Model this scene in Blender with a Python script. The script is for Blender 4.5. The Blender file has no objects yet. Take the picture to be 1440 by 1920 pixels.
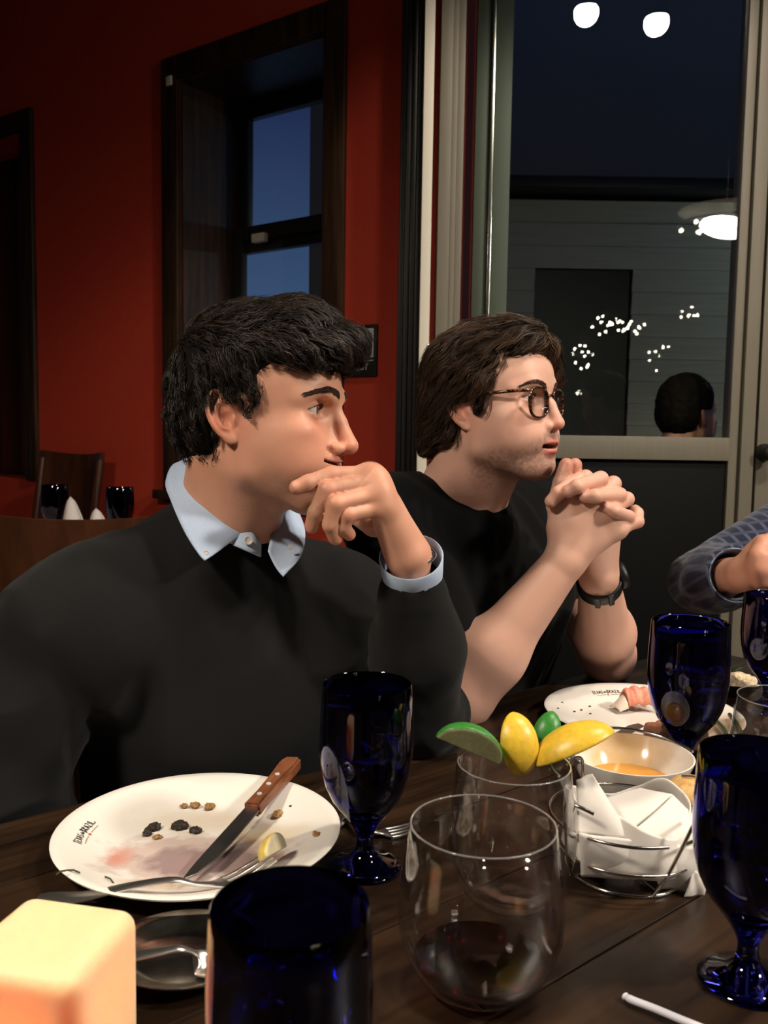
import bpy, bmesh, math, random, os
import numpy as np
import openvdb
from mathutils import Vector, Matrix, Euler

random.seed(7)
rng = np.random.default_rng(7)
SC = bpy.context.scene
COL = SC.collection
R = math.radians

# ------------------------------------------------------------------ camera
F = 1650.0                     # focal length in pixels of the 1440x1920 frame
CZ = 1.14                      # camera height
TZ = 0.73                      # table top height
PITCH, ROLL = R(4.85), R(0.9)
cam_d = bpy.data.cameras.new('camera')
cam = bpy.data.objects.new('camera', cam_d); COL.objects.link(cam)
cam_d.sensor_fit = 'VERTICAL'; cam_d.sensor_height = 36.0; cam_d.lens = 36.0 * F / 1920.0
cam_d.clip_start = 0.02; cam_d.clip_end = 200
CM = Matrix.Translation((0, 0, CZ)) @ Matrix.Rotation(math.pi / 2 - PITCH, 4, 'X') @ Matrix.Rotation(ROLL, 4, 'Z')
cam.matrix_world = CM
cam_d.dof.use_dof = True; cam_d.dof.focus_distance = 1.08; cam_d.dof.aperture_fstop = 11.0
SC.camera = cam
CR = CM.to_3x3()

def ray(px, py):
    return CR @ Vector(((px - 720) / F, -(py - 960) / F, -1.0))
def P(px, py, Y):              # point seen at a pixel, on the vertical plane y = Y
    v = ray(px, py); t = Y / v.y
    return Vector((v.x * t, Y, CZ + v.z * t))
def T(px, py, z=TZ):           # point seen at a pixel, on the horizontal plane z
    v = ray(px, py); t = (z - CZ) / v.z
    return Vector((v.x * t, v.y * t, z))

# ------------------------------------------------------------------ world, lights, exposure
SC.view_settings.view_transform = 'Standard'; SC.view_settings.look = 'None'
SC.view_settings.gamma = 1.0; SC.view_settings.use_curve_mapping = False
SC.view_settings.exposure = 0.0
SC.cycles.use_denoising = True; SC.cycles.use_adaptive_sampling = True; SC.cycles.adaptive_threshold = 0.04
SC.cycles.max_bounces = 8; SC.cycles.diffuse_bounces = 2; SC.cycles.glossy_bounces = 4; SC.cycles.transmission_bounces = 8; SC.cycles.transparent_max_bounces = 14
W = bpy.data.worlds.new('night_sky'); SC.world = W; W.use_nodes = True
wn = W.node_tree.nodes; wl = W.node_tree.links
bg = wn['Background']; tc = wn.new('ShaderNodeTexCoord'); sx = wn.new('ShaderNodeSeparateXYZ')
rp = wn.new('ShaderNodeValToRGB')
rp.color_ramp.elements[0].position = 0.08; rp.color_ramp.elements[0].color = (0.050, 0.095, 0.20, 1)
rp.color_ramp.elements[1].position = 0.36; rp.color_ramp.elements[1].color = (0.012, 0.019, 0.070, 1)
wl.new(tc.outputs['Generated'], sx.inputs[0]); wl.new(sx.outputs['Z'], rp.inputs[0]); wl.new(rp.outputs[0], bg.inputs[0])
bg.inputs[1].default_value = 1.15

def light(name, kind, loc, energy, color, target=None, size=0.1, spot=None, blend=0.3):
    d = bpy.data.lights.new(name, kind); d.energy = energy; d.color = color
    if kind == 'AREA': d.shape = 'DISK'; d.size = size
    else: d.shadow_soft_size = size
    if spot: d.spot_size = R(spot); d.spot_blend = blend
    o = bpy.data.objects.new(name, d); COL.objects.link(o); o.location = loc
    if target is not None:
        o.rotation_euler = (Vector(target) - Vector(loc)).to_track_quat('-Z', 'Y').to_euler()
    return o

GY = 2.68                      # plane of the glazed door; the lamps of the room show in it as reflections
def mir(px, py, Yv):           # real place of something whose reflection is seen at a pixel, Yv deep in the glass
    v = P(px, py, Yv); return Vector((v.x, 2 * GY - v.y, v.z))
WARM = (1.0, 0.86, 0.70)
SPOT_A, SPOT_B = mir(1232, 30, 4.55), mir(1100, 12, 4.55)
PEND = mir(1362, 420, 5.3); PEND2 = Vector((-1.15, -0.1, 2.42))
light('ceiling_spot_light', 'SPOT', SPOT_A - Vector((0, 0, 0.03)), 110, WARM, SPOT_A - Vector((0, 0, 2)), 0.06, 142, 0.18)
light('ceiling_spot_light', 'SPOT', SPOT_B - Vector((0, 0, 0.03)), 60, WARM, SPOT_B - Vector((0, 0, 2)), 0.06, 142, 0.18)
light('pendant_light', 'AREA', PEND - Vector((0, 0, 0.02)), 66, (1.0, 0.90, 0.78), PEND - Vector((0.25, -0.15, 1)), 0.30)
light('pendant_light', 'AREA', PEND2 - Vector((0, 0, 0.02)), 45, WARM, PEND2 - Vector((0, 0, 1)), 0.35)

# ------------------------------------------------------------------ helpers: objects
def tag(o, label=None, cat=None, group=None, kind=None):
    if label: o['label'] = label
    if cat: o['category'] = cat
    if group: o['group'] = group
    if kind: o['kind'] = kind
    return o
def empty(name, loc=(0, 0, 0), rot=(0, 0, 0)):
    o = bpy.data.objects.new(name, None); COL.objects.link(o)
    o.location = loc; o.rotation_euler = rot; o.empty_display_size = 0.02
    return o
def mesh_obj(name, verts, faces, mat, parent=None, smooth=True, loc=None, rot=None):
    me = bpy.data.meshes.new(name)
    me.from_pydata([tuple(v) for v in verts], [], [tuple(f) for f in faces])
    me.update()
    if smooth: me.polygons.foreach_set('use_smooth', [True] * len(me.polygons))
    o = bpy.data.objects.new(name, me); COL.objects.link(o)
    if mat: me.materials.append(mat)
    if parent: o.parent = parent
    if loc is not None: o.location = loc
    if rot is not None: o.rotation_euler = rot
    return o
def bm_obj(name, bm, mat, parent=None, smooth=False, loc=None, rot=None):
    me = bpy.data.meshes.new(name); bm.to_mesh(me); bm.free()
    if smooth: me.polygons.foreach_set('use_smooth', [True] * len(me.polygons))
    o = bpy.data.objects.new(name, me); COL.objects.link(o)
    if mat: me.materials.append(mat)
    if parent: o.parent = parent
    if loc is not None: o.location = loc
    if rot is not None: o.rotation_euler = rot
    return o
def autosmooth(o, ang=40):
    me = o.data
    bm = bmesh.new(); bm.from_mesh(me)
    for e in bm.edges:
        e.smooth = e.calc_face_angle(0) < R(ang)
    for f in bm.faces: f.smooth = True
    bm.to_mesh(me); bm.free(); return o
def box_bm(bm, c, s, M=None, bevel=0.0):
    r = bmesh.ops.create_cube(bm, size=1.0)
    vs = r['verts']
    for v in vs: v.co = Vector((v.co.x * s[0], v.co.y * s[1], v.co.z * s[2]))
    if bevel > 0:
        es = list({e for v in vs for e in v.link_edges})
        rr = bmesh.ops.bevel(bm, geom=es, offset=bevel, segments=2, affect='EDGES', profile=0.6)
        vs = list({v for f in rr['faces'] for v in f.verts} | {v for v in vs if v.is_valid})
    for v in vs:
        v.co = v.co + Vector(c)
        if M is not None: v.co = M @ v.co
def box(name, c, s, mat, parent=None, bevel=0.0, M=None, loc=None, rot=None):
    bm = bmesh.new(); box_bm(bm, c, s, M, bevel)
    o = bm_obj(name, bm, mat, parent, loc=loc, rot=rot)
    if bevel > 0: autosmooth(o, 50)
    return o
def lathe_data(prof, n=64, close=True):
    vs, fs = [], []; m = len(prof); idx = []
    for r_, z in prof:
        if abs(r_) < 1e-6:
            idx.append([len(vs)]); vs.append((0, 0, z))
        else:
            idx.append(list(range(len(vs), len(vs) + n)))
            for k in range(n):
                a = 2 * math.pi * k / n; vs.append((r_ * math.cos(a), r_ * math.sin(a), z))
    for i in range(m - 1):
        A, B = idx[i], idx[i + 1]
        for k in range(n):
            k2 = (k + 1) % n
            if len(A) == 1 and len(B) == 1: continue
            if len(A) == 1: fs.append((A[0], B[k2], B[k]))
            elif len(B) == 1: fs.append((A[k], A[k2], B[0]))
            else: fs.append((A[k], A[k2], B[k2], B[k]))
    return vs, fs
def lathe(name, prof, mat, parent=None, n=64, loc=None, rot=None):
    vs, fs = lathe_data(prof, n)
    o = mesh_obj(name, vs, fs, mat, parent, True, loc, rot)
    return autosmooth(o, 60)
def spline(pts, n):                                  # Catmull-Rom through points
    p = [np.array(q, float) for q in pts]; p = [2 * p[0] - p[1]] + p + [2 * p[-1] - p[-2]]
    out = []; segs = len(p) - 3
    for i in range(n):
        u = i / (n - 1) * segs; k = min(int(u), segs - 1); t = u - k
        a, b, c, d = p[k:k + 4]
        out.append(0.5 * (2 * b + (c - a) * t + (2 * a - 5 * b + 4 * c - d) * t * t + (3 * b - a - 3 * c + d) * t ** 3))
    return np.array(out)
def tube_data(pts, rad, n=10, closed=False, caps=True, flat=1.0, up=None):
    pts = np.array([tuple(p) for p in pts], float); m = len(pts)
    rad = np.full(m, rad) if np.isscalar(rad) else np.array(rad, float)
    if closed: tan = np.roll(pts, -1, 0) - np.roll(pts, 1, 0)
    else: tan = np.gradient(pts, axis=0)
    tan /= np.linalg.norm(tan, axis=1)[:, None] + 1e-12
    u = np.array(up if up is not None else ((0, 0, 1) if abs(tan[0][2]) < 0.9 else (1, 0, 0)), float)
    vs = []
    for i in range(m):
        s = np.cross(tan[i], u); s /= np.linalg.norm(s) + 1e-12
        w = np.cross(s, tan[i])
        if up is None: u = w
        for k in range(n):
            a = 2 * math.pi * k / n
            vs.append(pts[i] + rad[i] * (math.cos(a) * s + flat * math.sin(a) * w))
    fs = []
    for i in range(m if closed else m - 1):
        j = (i + 1) % m
        for k in range(n):
            k2 = (k + 1) % n
            fs.append((i * n + k, i * n + k2, j * n + k2, j * n + k))
    if caps and not closed:
        fs.append(tuple(range(n))[::-1]); fs.append(tuple(range((m - 1) * n, m * n)))
    return vs, fs
def tube(name, pts, rad, mat, parent=None, n=10, closed=False, flat=1.0, up=None, loc=None, rot=None):
    vs, fs = tube_data(pts, rad, n, closed, True, flat, up)
    o = mesh_obj(name, vs, fs, mat, parent, True, loc, rot)
    return autosmooth(o, 60)
def copy_tree(o, parent=None):
    c = o.copy(); COL.objects.link(c); c.parent = parent
    for ch in list(o.children): copy_tree(ch, c)
    return c

# ------------------------------------------------------------------ materials
def mat(name, col=(0.5, 0.5, 0.5), rough=0.5, metal=0.0, trans=0.0, ior=1.45, spec=0.5, sss=0.0, sssr=(1, 0.35, 0.2), ssss=0.006,
        emit=None, estr=0.0, coat=0.0, sheen=0.0, attr=None, noise=None, bump=None, alpha=1.0):
    m = bpy.data.materials.new(name); m.use_nodes = True
    nt = m.node_tree; b = nt.nodes['Principled BSDF']
    b.inputs['Base Color'].default_value = (*col, 1); b.inputs['Roughness'].default_value = rough
    b.inputs['Metallic'].default_value = metal; b.inputs['Transmission Weight'].default_value = trans
    b.inputs['IOR'].default_value = ior; b.inputs['Specular IOR Level'].default_value = spec
    b.inputs['Coat Weight'].default_value = coat; b.inputs['Coat Roughness'].default_value = 0.1
    b.inputs['Sheen Weight'].default_value = sheen; b.inputs['Alpha'].default_value = alpha
    if sss:
        b.inputs['Subsurface Weight'].default_value = sss; b.inputs['Subsurface Radius'].default_value = sssr
        b.inputs['Subsurface Scale'].default_value = ssss
    if emit:
        b.inputs['Emission Color'].default_value = (*emit, 1); b.inputs['Emission Strength'].default_value = estr
    if attr:
        a = nt.nodes.new('ShaderNodeAttribute'); a.attribute_name = attr
        nt.links.new(a.outputs['Color'], b.inputs['Base Color'])
    if noise:   # (scale xyz, colour a, colour b, lo, hi, detail)
        sc, ca, cb, lo, hi = noise[:5]
        t = nt.nodes.new('ShaderNodeTexCoord'); mp = nt.nodes.new('ShaderNodeMapping'); mp.inputs['Scale'].default_value = sc
        if len(noise) > 5: mp.inputs['Rotation'].default_value = noise[5]
        n = nt.nodes.new('ShaderNodeTexNoise'); n.inputs['Scale'].default_value = 1.0; n.inputs['Detail'].default_value = 6
        n.inputs['Roughness'].default_value = 0.6
        r = nt.nodes.new('ShaderNodeValToRGB')
        r.color_ramp.elements[0].position = lo; r.color_ramp.elements[0].color = (*ca, 1)
        r.color_ramp.elements[1].position = hi; r.color_ramp.elements[1].color = (*cb, 1)
        nt.links.new(t.outputs['Object'], mp.inputs[0]); nt.links.new(mp.outputs[0], n.inputs['Vector'])
        nt.links.new(n.outputs['Fac'], r.inputs[0])
        nt.links.new(r.outputs[0], b.inputs['Base Color'])
    if bump:    # (scale xyz, strength, distance)
        t = nt.nodes.new('ShaderNodeTexCoord'); mp = nt.nodes.new('ShaderNodeMapping'); mp.inputs['Scale'].default_value = bump[0]
        n = nt.nodes.new('ShaderNodeTexNoise'); n.inputs['Scale'].default_value = 1.0; n.inputs['Detail'].default_value = 4
        bp = nt.nodes.new('ShaderNodeBump'); bp.inputs['Strength'].default_value = bump[1]; bp.inputs['Distance'].default_value = bump[2]
        nt.links.new(t.outputs['Object'], mp.inputs[0]); nt.links.new(mp.outputs[0], n.inputs['Vector'])
        nt.links.new(n.outputs['Fac'], bp.inputs['Height']); nt.links.new(bp.outputs[0], b.inputs['Normal'])
    return m
def thin_glass(name, tint=(1, 1, 1), ior=1.45, rough=0.0, power=5.0):
    """thin-walled glass: straight transmission plus Fresnel reflection"""
    m = bpy.data.materials.new(name); m.use_nodes = True; nt = m.node_tree; nt.nodes.remove(nt.nodes['Principled BSDF'])
    t = nt.nodes.new('ShaderNodeBsdfTransparent'); t.inputs[0].default_value = (*tint, 1)
    g = nt.nodes.new('ShaderNodeBsdfGlossy'); g.inputs['Roughness'].default_value = rough
    lw = nt.nodes.new('ShaderNodeLayerWeight'); lw.inputs['Blend'].default_value = 0.5; pw = nt.nodes.new('ShaderNodeMath'); pw.operation = 'POWER'; pw.inputs[1].default_value = power
    f = nt.nodes.new('ShaderNodeMath'); f.operation = 'MULTIPLY_ADD'; f0 = ((ior - 1) / (ior + 1)) ** 2; f.inputs[1].default_value = 1 - f0; f.inputs[2].default_value = f0
    x = nt.nodes.new('ShaderNodeMixShader'); nt.links.new(lw.outputs['Facing'], pw.inputs[0]); nt.links.new(pw.outputs[0], f.inputs[0])
    nt.links.new(f.outputs[0], x.inputs[0]); nt.links.new(t.outputs[0], x.inputs[1]); nt.links.new(g.outputs[0], x.inputs[2])
    nt.links.new(x.outputs[0], nt.nodes['Material Output'].inputs['Surface']); return m
def set_attr(o, name, cols):
    me = o.data; a = me.attributes.new(name, 'FLOAT_COLOR', 'POINT')
    c = np.ones((len(me.vertices), 4), np.float32); c[:, :3] = cols
    a.data.foreach_set('color', c.ravel())
def verts_np(o):
    a = np.empty(len(o.data.vertices) * 3, np.float32); o.data.vertices.foreach_get('co', a); return a.reshape(-1, 3).astype(float)

# ------------------------------------------------------------------ implicit surfaces
MARG, BIG = 0.03, 0.5              # culling margins: metres (head nodes switch these to centimetres)
def units(cm):
    global MARG, BIG
    MARG, BIG = (1.5, 20.0) if cm else (0.03, 0.5)
class Nd:
    """node: f(P, bc, br) -> distance; bounding sphere c, r"""
    def __init__(s, f, c, r):
        s.f, s.c, s.r = f, np.array(c, float), float(r); s.x, s.y, s.z = (float(v) for v in s.c)
    def far(s, bc, br, m):
        if bc is None: return False
        t = s.r + br + m; x = s.x - bc[0]; y = s.y - bc[1]; z = s.z - bc[2]
        return x * x + y * y + z * z > t * t
f32 = np.float32
def ell(c, r, M=None):
    c = np.array(c, float); r = np.array(r, float); cc = c.astype(f32); rr = r.astype(f32)
    Mi = None if M is None else np.array(M, float).T.astype(f32)
    def f(p, bc, br):
        x = p[:, 0] - cc[0]; y = p[:, 1] - cc[1]; z = p[:, 2] - cc[2]
        if Mi is not None:
            x, y, z = [Mi[i, 0] * x + Mi[i, 1] * y + Mi[i, 2] * z for i in range(3)]
        x = x / rr[0]; y = y / rr[1]; z = z / rr[2]
        k0 = np.sqrt(x * x + y * y + z * z)
        x = x / rr[0]; y = y / rr[1]; z = z / rr[2]
        return k0 * (k0 - f32(1)) / (np.sqrt(x * x + y * y + z * z) + f32(1e-9))
    return Nd(f, c, r.max())
def rc(a, b, ra, rb):
    a = np.array(tuple(a), float); b = np.array(tuple(b), float); ab = b - a; L = ab @ ab + 1e-12
    A = a.astype(f32); D = ab.astype(f32); E = (ab / L).astype(f32); r0 = f32(ra); dr = f32(rb - ra)
    def f(p, bc, br):
        x = p[:, 0] - A[0]; y = p[:, 1] - A[1]; z = p[:, 2] - A[2]
        h = x * E[0]; h += y * E[1]; h += z * E[2]
        np.maximum(h, f32(0), out=h); np.minimum(h, f32(1), out=h)
        x -= h * D[0]; y -= h * D[1]; z -= h * D[2]
        x *= x; y *= y; z *= z; x += y; x += z; np.sqrt(x, out=x)
        h *= dr; h += r0; x -= h
        return x
    return Nd(f, (a + b) / 2, np.linalg.norm(ab) / 2 + max(ra, rb))
def smin(a, b, k):
    if k <= 0: return np.minimum(a, b)
    k = f32(k); m = np.minimum(a, b); h = k - np.abs(a - b)
    if h.max() <= 0: return m
    h = np.maximum(h, f32(0))
    return m - h * h / (4 * k)
def U(k, *ns):
    ns = [n for n in ns if n is not None]
    c = np.mean([n.c for n in ns], 0); r = max(np.linalg.norm(n.c - c) + n.r for n in ns) + k
    mg, bigv = MARG + k, BIG
    def f(p, bc, br):
        d = None
        for n in ns:
            if n.far(bc, br, mg): continue
            e = n.f(p, bc, br)
            d = e if d is None else smin(d, e, k)
        return np.full(len(p), bigv) if d is None else d
    return Nd(f, c, r)
def Sub(k, a, *bs):
    mg = MARG + k
    def f(p, bc, br):
        d = a.f(p, bc, br)
        for b in bs:
            if b.far(bc, br, mg): continue
            d = -smin(-d, b.f(p, bc, br), k)
        return d
    return Nd(f, a.c, a.r)
def Tf(n, M):                          # similarity transform of a node
    Mn = np.array(M, float); A = Mn[:3, :3]; t = Mn[:3, 3]; s = abs(np.linalg.det(A)) ** (1 / 3); Ai = np.linalg.inv(A)
    def f(p, bc, br):
        q = np.empty(p.shape, f32, order='F'); x = p[:, 0] - f32(t[0]); y = p[:, 1] - f32(t[1]); z = p[:, 2] - f32(t[2])
        for i in range(3): q[:, i] = f32(Ai[i, 0]) * x + f32(Ai[i, 1]) * y + f32(Ai[i, 2]) * z
        return f32(s) * n.f(q, None if bc is None else tuple((Ai @ (np.array(bc) - t)).tolist()), br / s)
    return Nd(f, A @ n.c + t, n.r * s)
def chain(pts, rads, k):
    return U(k, *[rc(pts[i], pts[i + 1], rads[i], rads[i + 1]) for i in range(len(pts) - 1)])
def disp(n, fn, amt):
    def f(p, bc, br):
        d = n.f(p, bc, br); w = np.abs(d) < 0.02
        if w.any():
            d = d.copy(); d[w] += fn(p[w])
        return d
    return Nd(f, n.c, n.r + amt)
def ev(n, p): return n.f(np.asfortranarray(p, dtype=f32), None, 0.0).astype(float)
def grad(n, p, e=0.002):
    g = np.zeros_like(p)
    for s in ((1, -1, -1), (-1, -1, 1), (-1, 1, -1), (1, 1, 1)):
        s = np.array(s, float); g += s * ev(n, p + e * s)[:, None]
    return g / (np.linalg.norm(g, axis=1)[:, None] + 1e-12)
def sdf_mesh(n, h, clip=None, lo=None, hi=None):
    B = 16; L = B * h
    lo = n.c - n.r - h if lo is None else np.array(lo, float); hi = n.c + n.r + h if hi is None else np.array(hi, float)
    i0 = np.floor(lo / L).astype(int); i1 = np.ceil(hi / L).astype(int)
    g = np.stack(np.meshgrid(*[np.arange(i0[k], i1[k], 4) for k in range(3)], indexing='ij'), -1).reshape(-1, 3)
    dc = n.f(np.asfortranarray((g + 2.0) * L, dtype=f32), None, 0.0)
    g = g[np.abs(dc) < 0.9 * 4 * L * 1.35]
    sub = np.stack(np.meshgrid(*[np.arange(4)] * 3, indexing='ij'), -1).reshape(-1, 3)
    g = (g[:, None, :] + sub[None]).reshape(-1, 3)
    dc = n.f(np.asfortranarray((g + 0.5) * L, dtype=f32), None, 0.0)
    keep = g[np.abs(dc) < 1.05 * L]
    bgv = 3.0 * h
    grid = openvdb.FloatGrid(bgv)
    loc = np.stack(np.meshgrid(*[np.arange(B)] * 3, indexing='ij'), -1).reshape(-1, 3)
    for b in keep:
        o = b * B; p = np.asfortranarray((o + loc) * h, dtype=f32)
        d = n.f(p, tuple(((b + 0.5) * L).tolist()), 0.87 * L)
        if d.min() > bgv or d.max() < -bgv: continue
        grid.copyFromArray(np.clip(d, -bgv, bgv).reshape(B, B, B).astype(np.float32), ijk=tuple(int(v) for v in o))
    grid.signedFloodFill()
    v, q = grid.convertToQuads(0.0)
    return v.astype(float) * h, q
def sdf_obj(name, n, h, material, parent=None, **kw):
    v, q = sdf_mesh(n, h, **kw)
    me = bpy.data.meshes.new(name)
    me.vertices.add(len(v)); me.vertices.foreach_set('co', v.astype(np.float32).ravel())
    me.loops.add(len(q) * 4); me.loops.foreach_set('vertex_index', q[:, ::-1].astype(np.int32).ravel())
    me.polygons.add(len(q)); me.polygons.foreach_set('loop_start', np.arange(0, len(q) * 4, 4, dtype=np.int32))
    me.polygons.foreach_set('loop_total', np.full(len(q), 4, np.int32))
    me.polygons.foreach_set('use_smooth', np.ones(len(q), bool))
    me.update(); me.validate()
    # outward orientation
    k = np.linspace(0, len(q) - 1, 200).astype(int)
    cs = np.array([me.polygons[int(i)].center for i in k]); ns_ = np.array([me.polygons[int(i)].normal for i in k])
    if (ev(n, cs + ns_ * h) - ev(n, cs - ns_ * h)).mean() < 0: me.flip_normals()
    o = bpy.data.objects.new(name, me); COL.objects.link(o); me.materials.append(material)
    if parent: o.parent = parent
    return o
_tab = np.random.default_rng(5).uniform(-1, 1, (32, 32, 32)).astype(f32)
def hashnoise(p, seed=0):              # smooth value noise in [-1, 1]
    p = np.asarray(p, f32); i = np.floor(p).astype(np.int32); f = p - i; f = f * f * (3 - 2 * f); i = (i + seed * 7) & 31; j = (i + 1) & 31
    r = 0
    for a in (0, 1):
        for b in (0, 1):
            for c in (0, 1):
                w = (f[:, 0] if a else 1 - f[:, 0]) * (f[:, 1] if b else 1 - f[:, 1]) * (f[:, 2] if c else 1 - f[:, 2])
                r = r + w * _tab[(j if a else i)[:, 0], (j if b else i)[:, 1], (j if c else i)[:, 2]]
    return r
def gs(p, c, s): return np.exp(-((p - np.array(c)) ** 2).sum(1) / (2 * s * s))
# ------------------------------------------------------------------ people
def ear_node(sd, flare=24, lean=14):
    """outer ear in head centimetres; sd = -1 right, +1 left"""
    def el(t): return (1.55 * math.cos(t), 0, 2.9 * math.sin(t) * (1.0 if math.sin(t) > 0 else 1.02))
    hel = [(0.75, 0.0, 0.35), (1.15, 0.15, 1.5), (0.95, 0.2, 2.45), (0.1, 0.25, 3.05), (-0.95, 0.2, 2.7), (-1.6, 0.2, 1.5), (-1.65, 0.15, 0.3), (-1.3, 0.1, -1.0), (-0.75, 0.0, -2.0), (-0.1, -0.05, -2.7)]
    hel = [tuple(p) for p in spline(hel, 22)]
    anti = [tuple(p) for p in spline([(0.1, 0.1, 1.7), (-0.6, 0.18, 0.9), (-0.85, 0.2, -0.3), (-0.4, 0.15, -1.3), (0.25, 0.15, -1.75)], 10)]
    disc = ell((-0.15, -0.1, 0.1), (1.5, 0.3, 2.75))
    n = U(0.25, disc, chain(hel, [0.3] * len(hel), 0.05), chain(anti, [0.28] * len(anti), 0.1),
          ell((0.15, 0.0, -2.6), (0.72, 0.36, 0.85)), ell((1.05, 0.15, -0.75), (0.35, 0.4, 0.55)),
          rc((0.9, 0.0, 1.8), (0.9, -0.2, -2.0), 0.35, 0.45))
    n = Sub(0.25, n, ell((0.25, 0.45, -0.5), (0.7, 0.55, 0.95)))
    M = Matrix.Translation((-1.2, sd * 7.05, 0.75)) @ Matrix.Rotation(R(-lean), 4, 'Y') @ Matrix.Rotation(R(-sd * flare), 4, 'Z') @ Matrix.Scale(0.97, 4)
    if sd < 0: M = M @ Matrix.Diagonal((1, -1, 1, 1))
    return Tf(n, M)

EYE = (7.45, 3.2, 1.55); EYER = 1.2
def head_node(nose=1.0, nose_tip=(11.25, -2.35), jaw=1.0, chin=0.0, eye_open=(0.52, 0.42), mouth_open=0.0, smile=0.0, lip=1.0, nose_w=1.0, mz=0.0, brow=0.0, mw=1.0):
    units(True)
    core = U(2.2,
        ell((0.0, 0, 4.9), (9.6, 7.55, 8.0)), ell((3.4, 0, 4.6), (6.35, 6.3, 6.2)),
        ell((4.0, 0, -0.8), (5.2, 6.0, 6.4)), ell((4.6, 0, -4.6), (4.5, 5.3 * jaw, 4.7)), ell((4.6, 0, -3.4), (4.0, 5.9 * jaw, 3.4)))
    parts = [core]
    for s in (-1, 1):
        parts += [rc((1.0, s * 4.9 * jaw, -5.4), (6.6, s * 2.6 * jaw, -8.6), 1.3, 1.3),
                  rc((0.6, s * 5.2 * jaw, -0.5), (1.2, s * 4.9 * jaw, -5.0), 1.4, 1.3),
                  ell((6.3, s * 4.55, -0.9), (2.3, 1.7, 1.5)),
                  ell((7.2, s * 3.2, -4.0), (2.0, 1.8, 2.6)), ell((4.8, s * 4.2, -3.6), (2.8, 1.7, 2.9)), ell((3.4, s * 4.6, -2.0), (3.0, 1.7, 3.0))]
    parts += [ell((8.0 + chin, 0, -8.5), (1.65, 2.3, 1.55)), ell((7.5, 0, -4.9), (2.6, 3.1, 2.6)),
              ell((6.6, 0, -8.2), (2.2, 3.0, 1.9))]
    n = U(1.9, *parts)
    brows = []
    for s in (-1, 1):
        brows += [rc((8.95 + brow, s * 0.9, 3.2), (8.6 + brow * 0.8, s * 3.0, 3.5), 0.8, 0.7), rc((8.6 + brow * 0.8, s * 3.0, 3.5), (6.7, s * 5.1, 2.9), 0.7, 0.6)]
    n = U(1.2, n, *brows)
    n = Sub(1.3, n, *[ell((9.1, s * 3.35, 1.5), (1.15, 1.75, 1.15)) for s in (-1, 1)])
    # eyelids with an almond opening
    lids = [ell((EYE[0], s * EYE[1], EYE[2]), (EYER + 0.2,) * 3) for s in (-1, 1)]
    n = U(0.55, n, *lids)
    # nose
    tx, tz = nose_tip
    nz = U(0.5, rc((8.9 + brow * 0.9, 0, 2.6), (9.7 * 0.5 + tx * 0.5 - 0.35, 0, 0.35), 0.7, 0.72 * nose), rc((9.7 * 0.5 + tx * 0.5 - 0.35, 0, 0.35), (tx, 0, tz), 0.72 * nose, 0.82 * nose),
           rc((8.4, 0, 1.2), (9.3, 0, tz - 0.2), 1.0, 1.35 * nose_w), ell((tx - 0.1, 0, tz - 0.15), (0.85, 0.95 * nose_w, 0.8)),
           *[ell((tx - 1.35, s * 1.2 * nose_w, tz - 0.45), (1.0, 0.62, 0.72)) for s in (-1, 1)])
    n = U(0.55, n, nz)
    n = Sub(0.18, n, *[ell((tx - 0.95, s * 0.62 * nose_w, tz - 1.15), (0.5, 0.3, 0.4), np.array(Matrix.Rotation(R(-s * 20), 3, 'Z'))) for s in (-1, 1)])
    # mouth
    mo = mouth_open
    up = [ell((9.55, 0, -5.0 + mz), (0.85 * lip, 2.1, 0.52)), ell((9.75, 0.5, -4.95 + mz), (0.7 * lip, 0.8, 0.42)), ell((9.75, -0.5, -4.95 + mz), (0.7 * lip, 0.8, 0.42))]
    lo = [ell((9.35, 0, -5.95 - mo + mz), (0.9 * lip, 1.7, 0.55))]
    n = U(0.45, n, *up); n = U(0.4, n, *lo)
    zc = -5.42 - mo * 0.5 + mz
    def cre(p, bc, br):
        y = p[:, 1]; z0 = zc + smile * (np.abs(y) / 2.4) ** 2; w = np.clip(1 - (y / 2.65 / mw) ** 2, 0, 1)
        half = 0.12 + (0.02 + mo * 0.55) * np.sqrt(w)
        d = np.maximum(np.abs(p[:, 2] - z0) - half, np.abs(y) - 2.5 * mw)
        return np.maximum(d, np.maximum(7.3 - 2.0 * (mw - 1) - p[:, 0], p[:, 0] - 12))
    n = Sub(0.16, n, Nd(cre, (9, 0, zc), 4.4))
    if smile: n = Sub(0.9, n, *[rc((9.5, s * 2.15, -2.9), (8.35, s * 3.35, -4.9 + mz * 0.5), 0.12, 0.16) for s in (-1, 1)])
    n = Sub(0.8, n, ell((10.1, 0, -7.35 + mz * 0.5), (0.55, 1.6, 0.35)))           # fold under the lower lip
    hu, hl = eye_open
    ops = []
    for s in (-1, 1):
        def opn(p, bc, br, s=s):
            y = (p[:, 1] - s * EYE[1]) * s; z = p[:, 2] - EYE[2] + 0.06 - 0.06 * y; w = 1 - (y / 1.42) ** 2
            d = np.maximum(z - hu * w, -hl * w - z) * 0.8
            return np.maximum(d, np.maximum(EYE[0] + 0.2 - p[:, 0], p[:, 0] - EYE[0] - 2.2))
        ops.append(Nd(opn, (EYE[0] + 1, s * EYE[1], EYE[2]), 2.2))
    n = Sub(0.12, n, *ops)
    n = U(0.5, n, ear_node(-1), ear_node(1))
    units(False)
    return n

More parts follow.
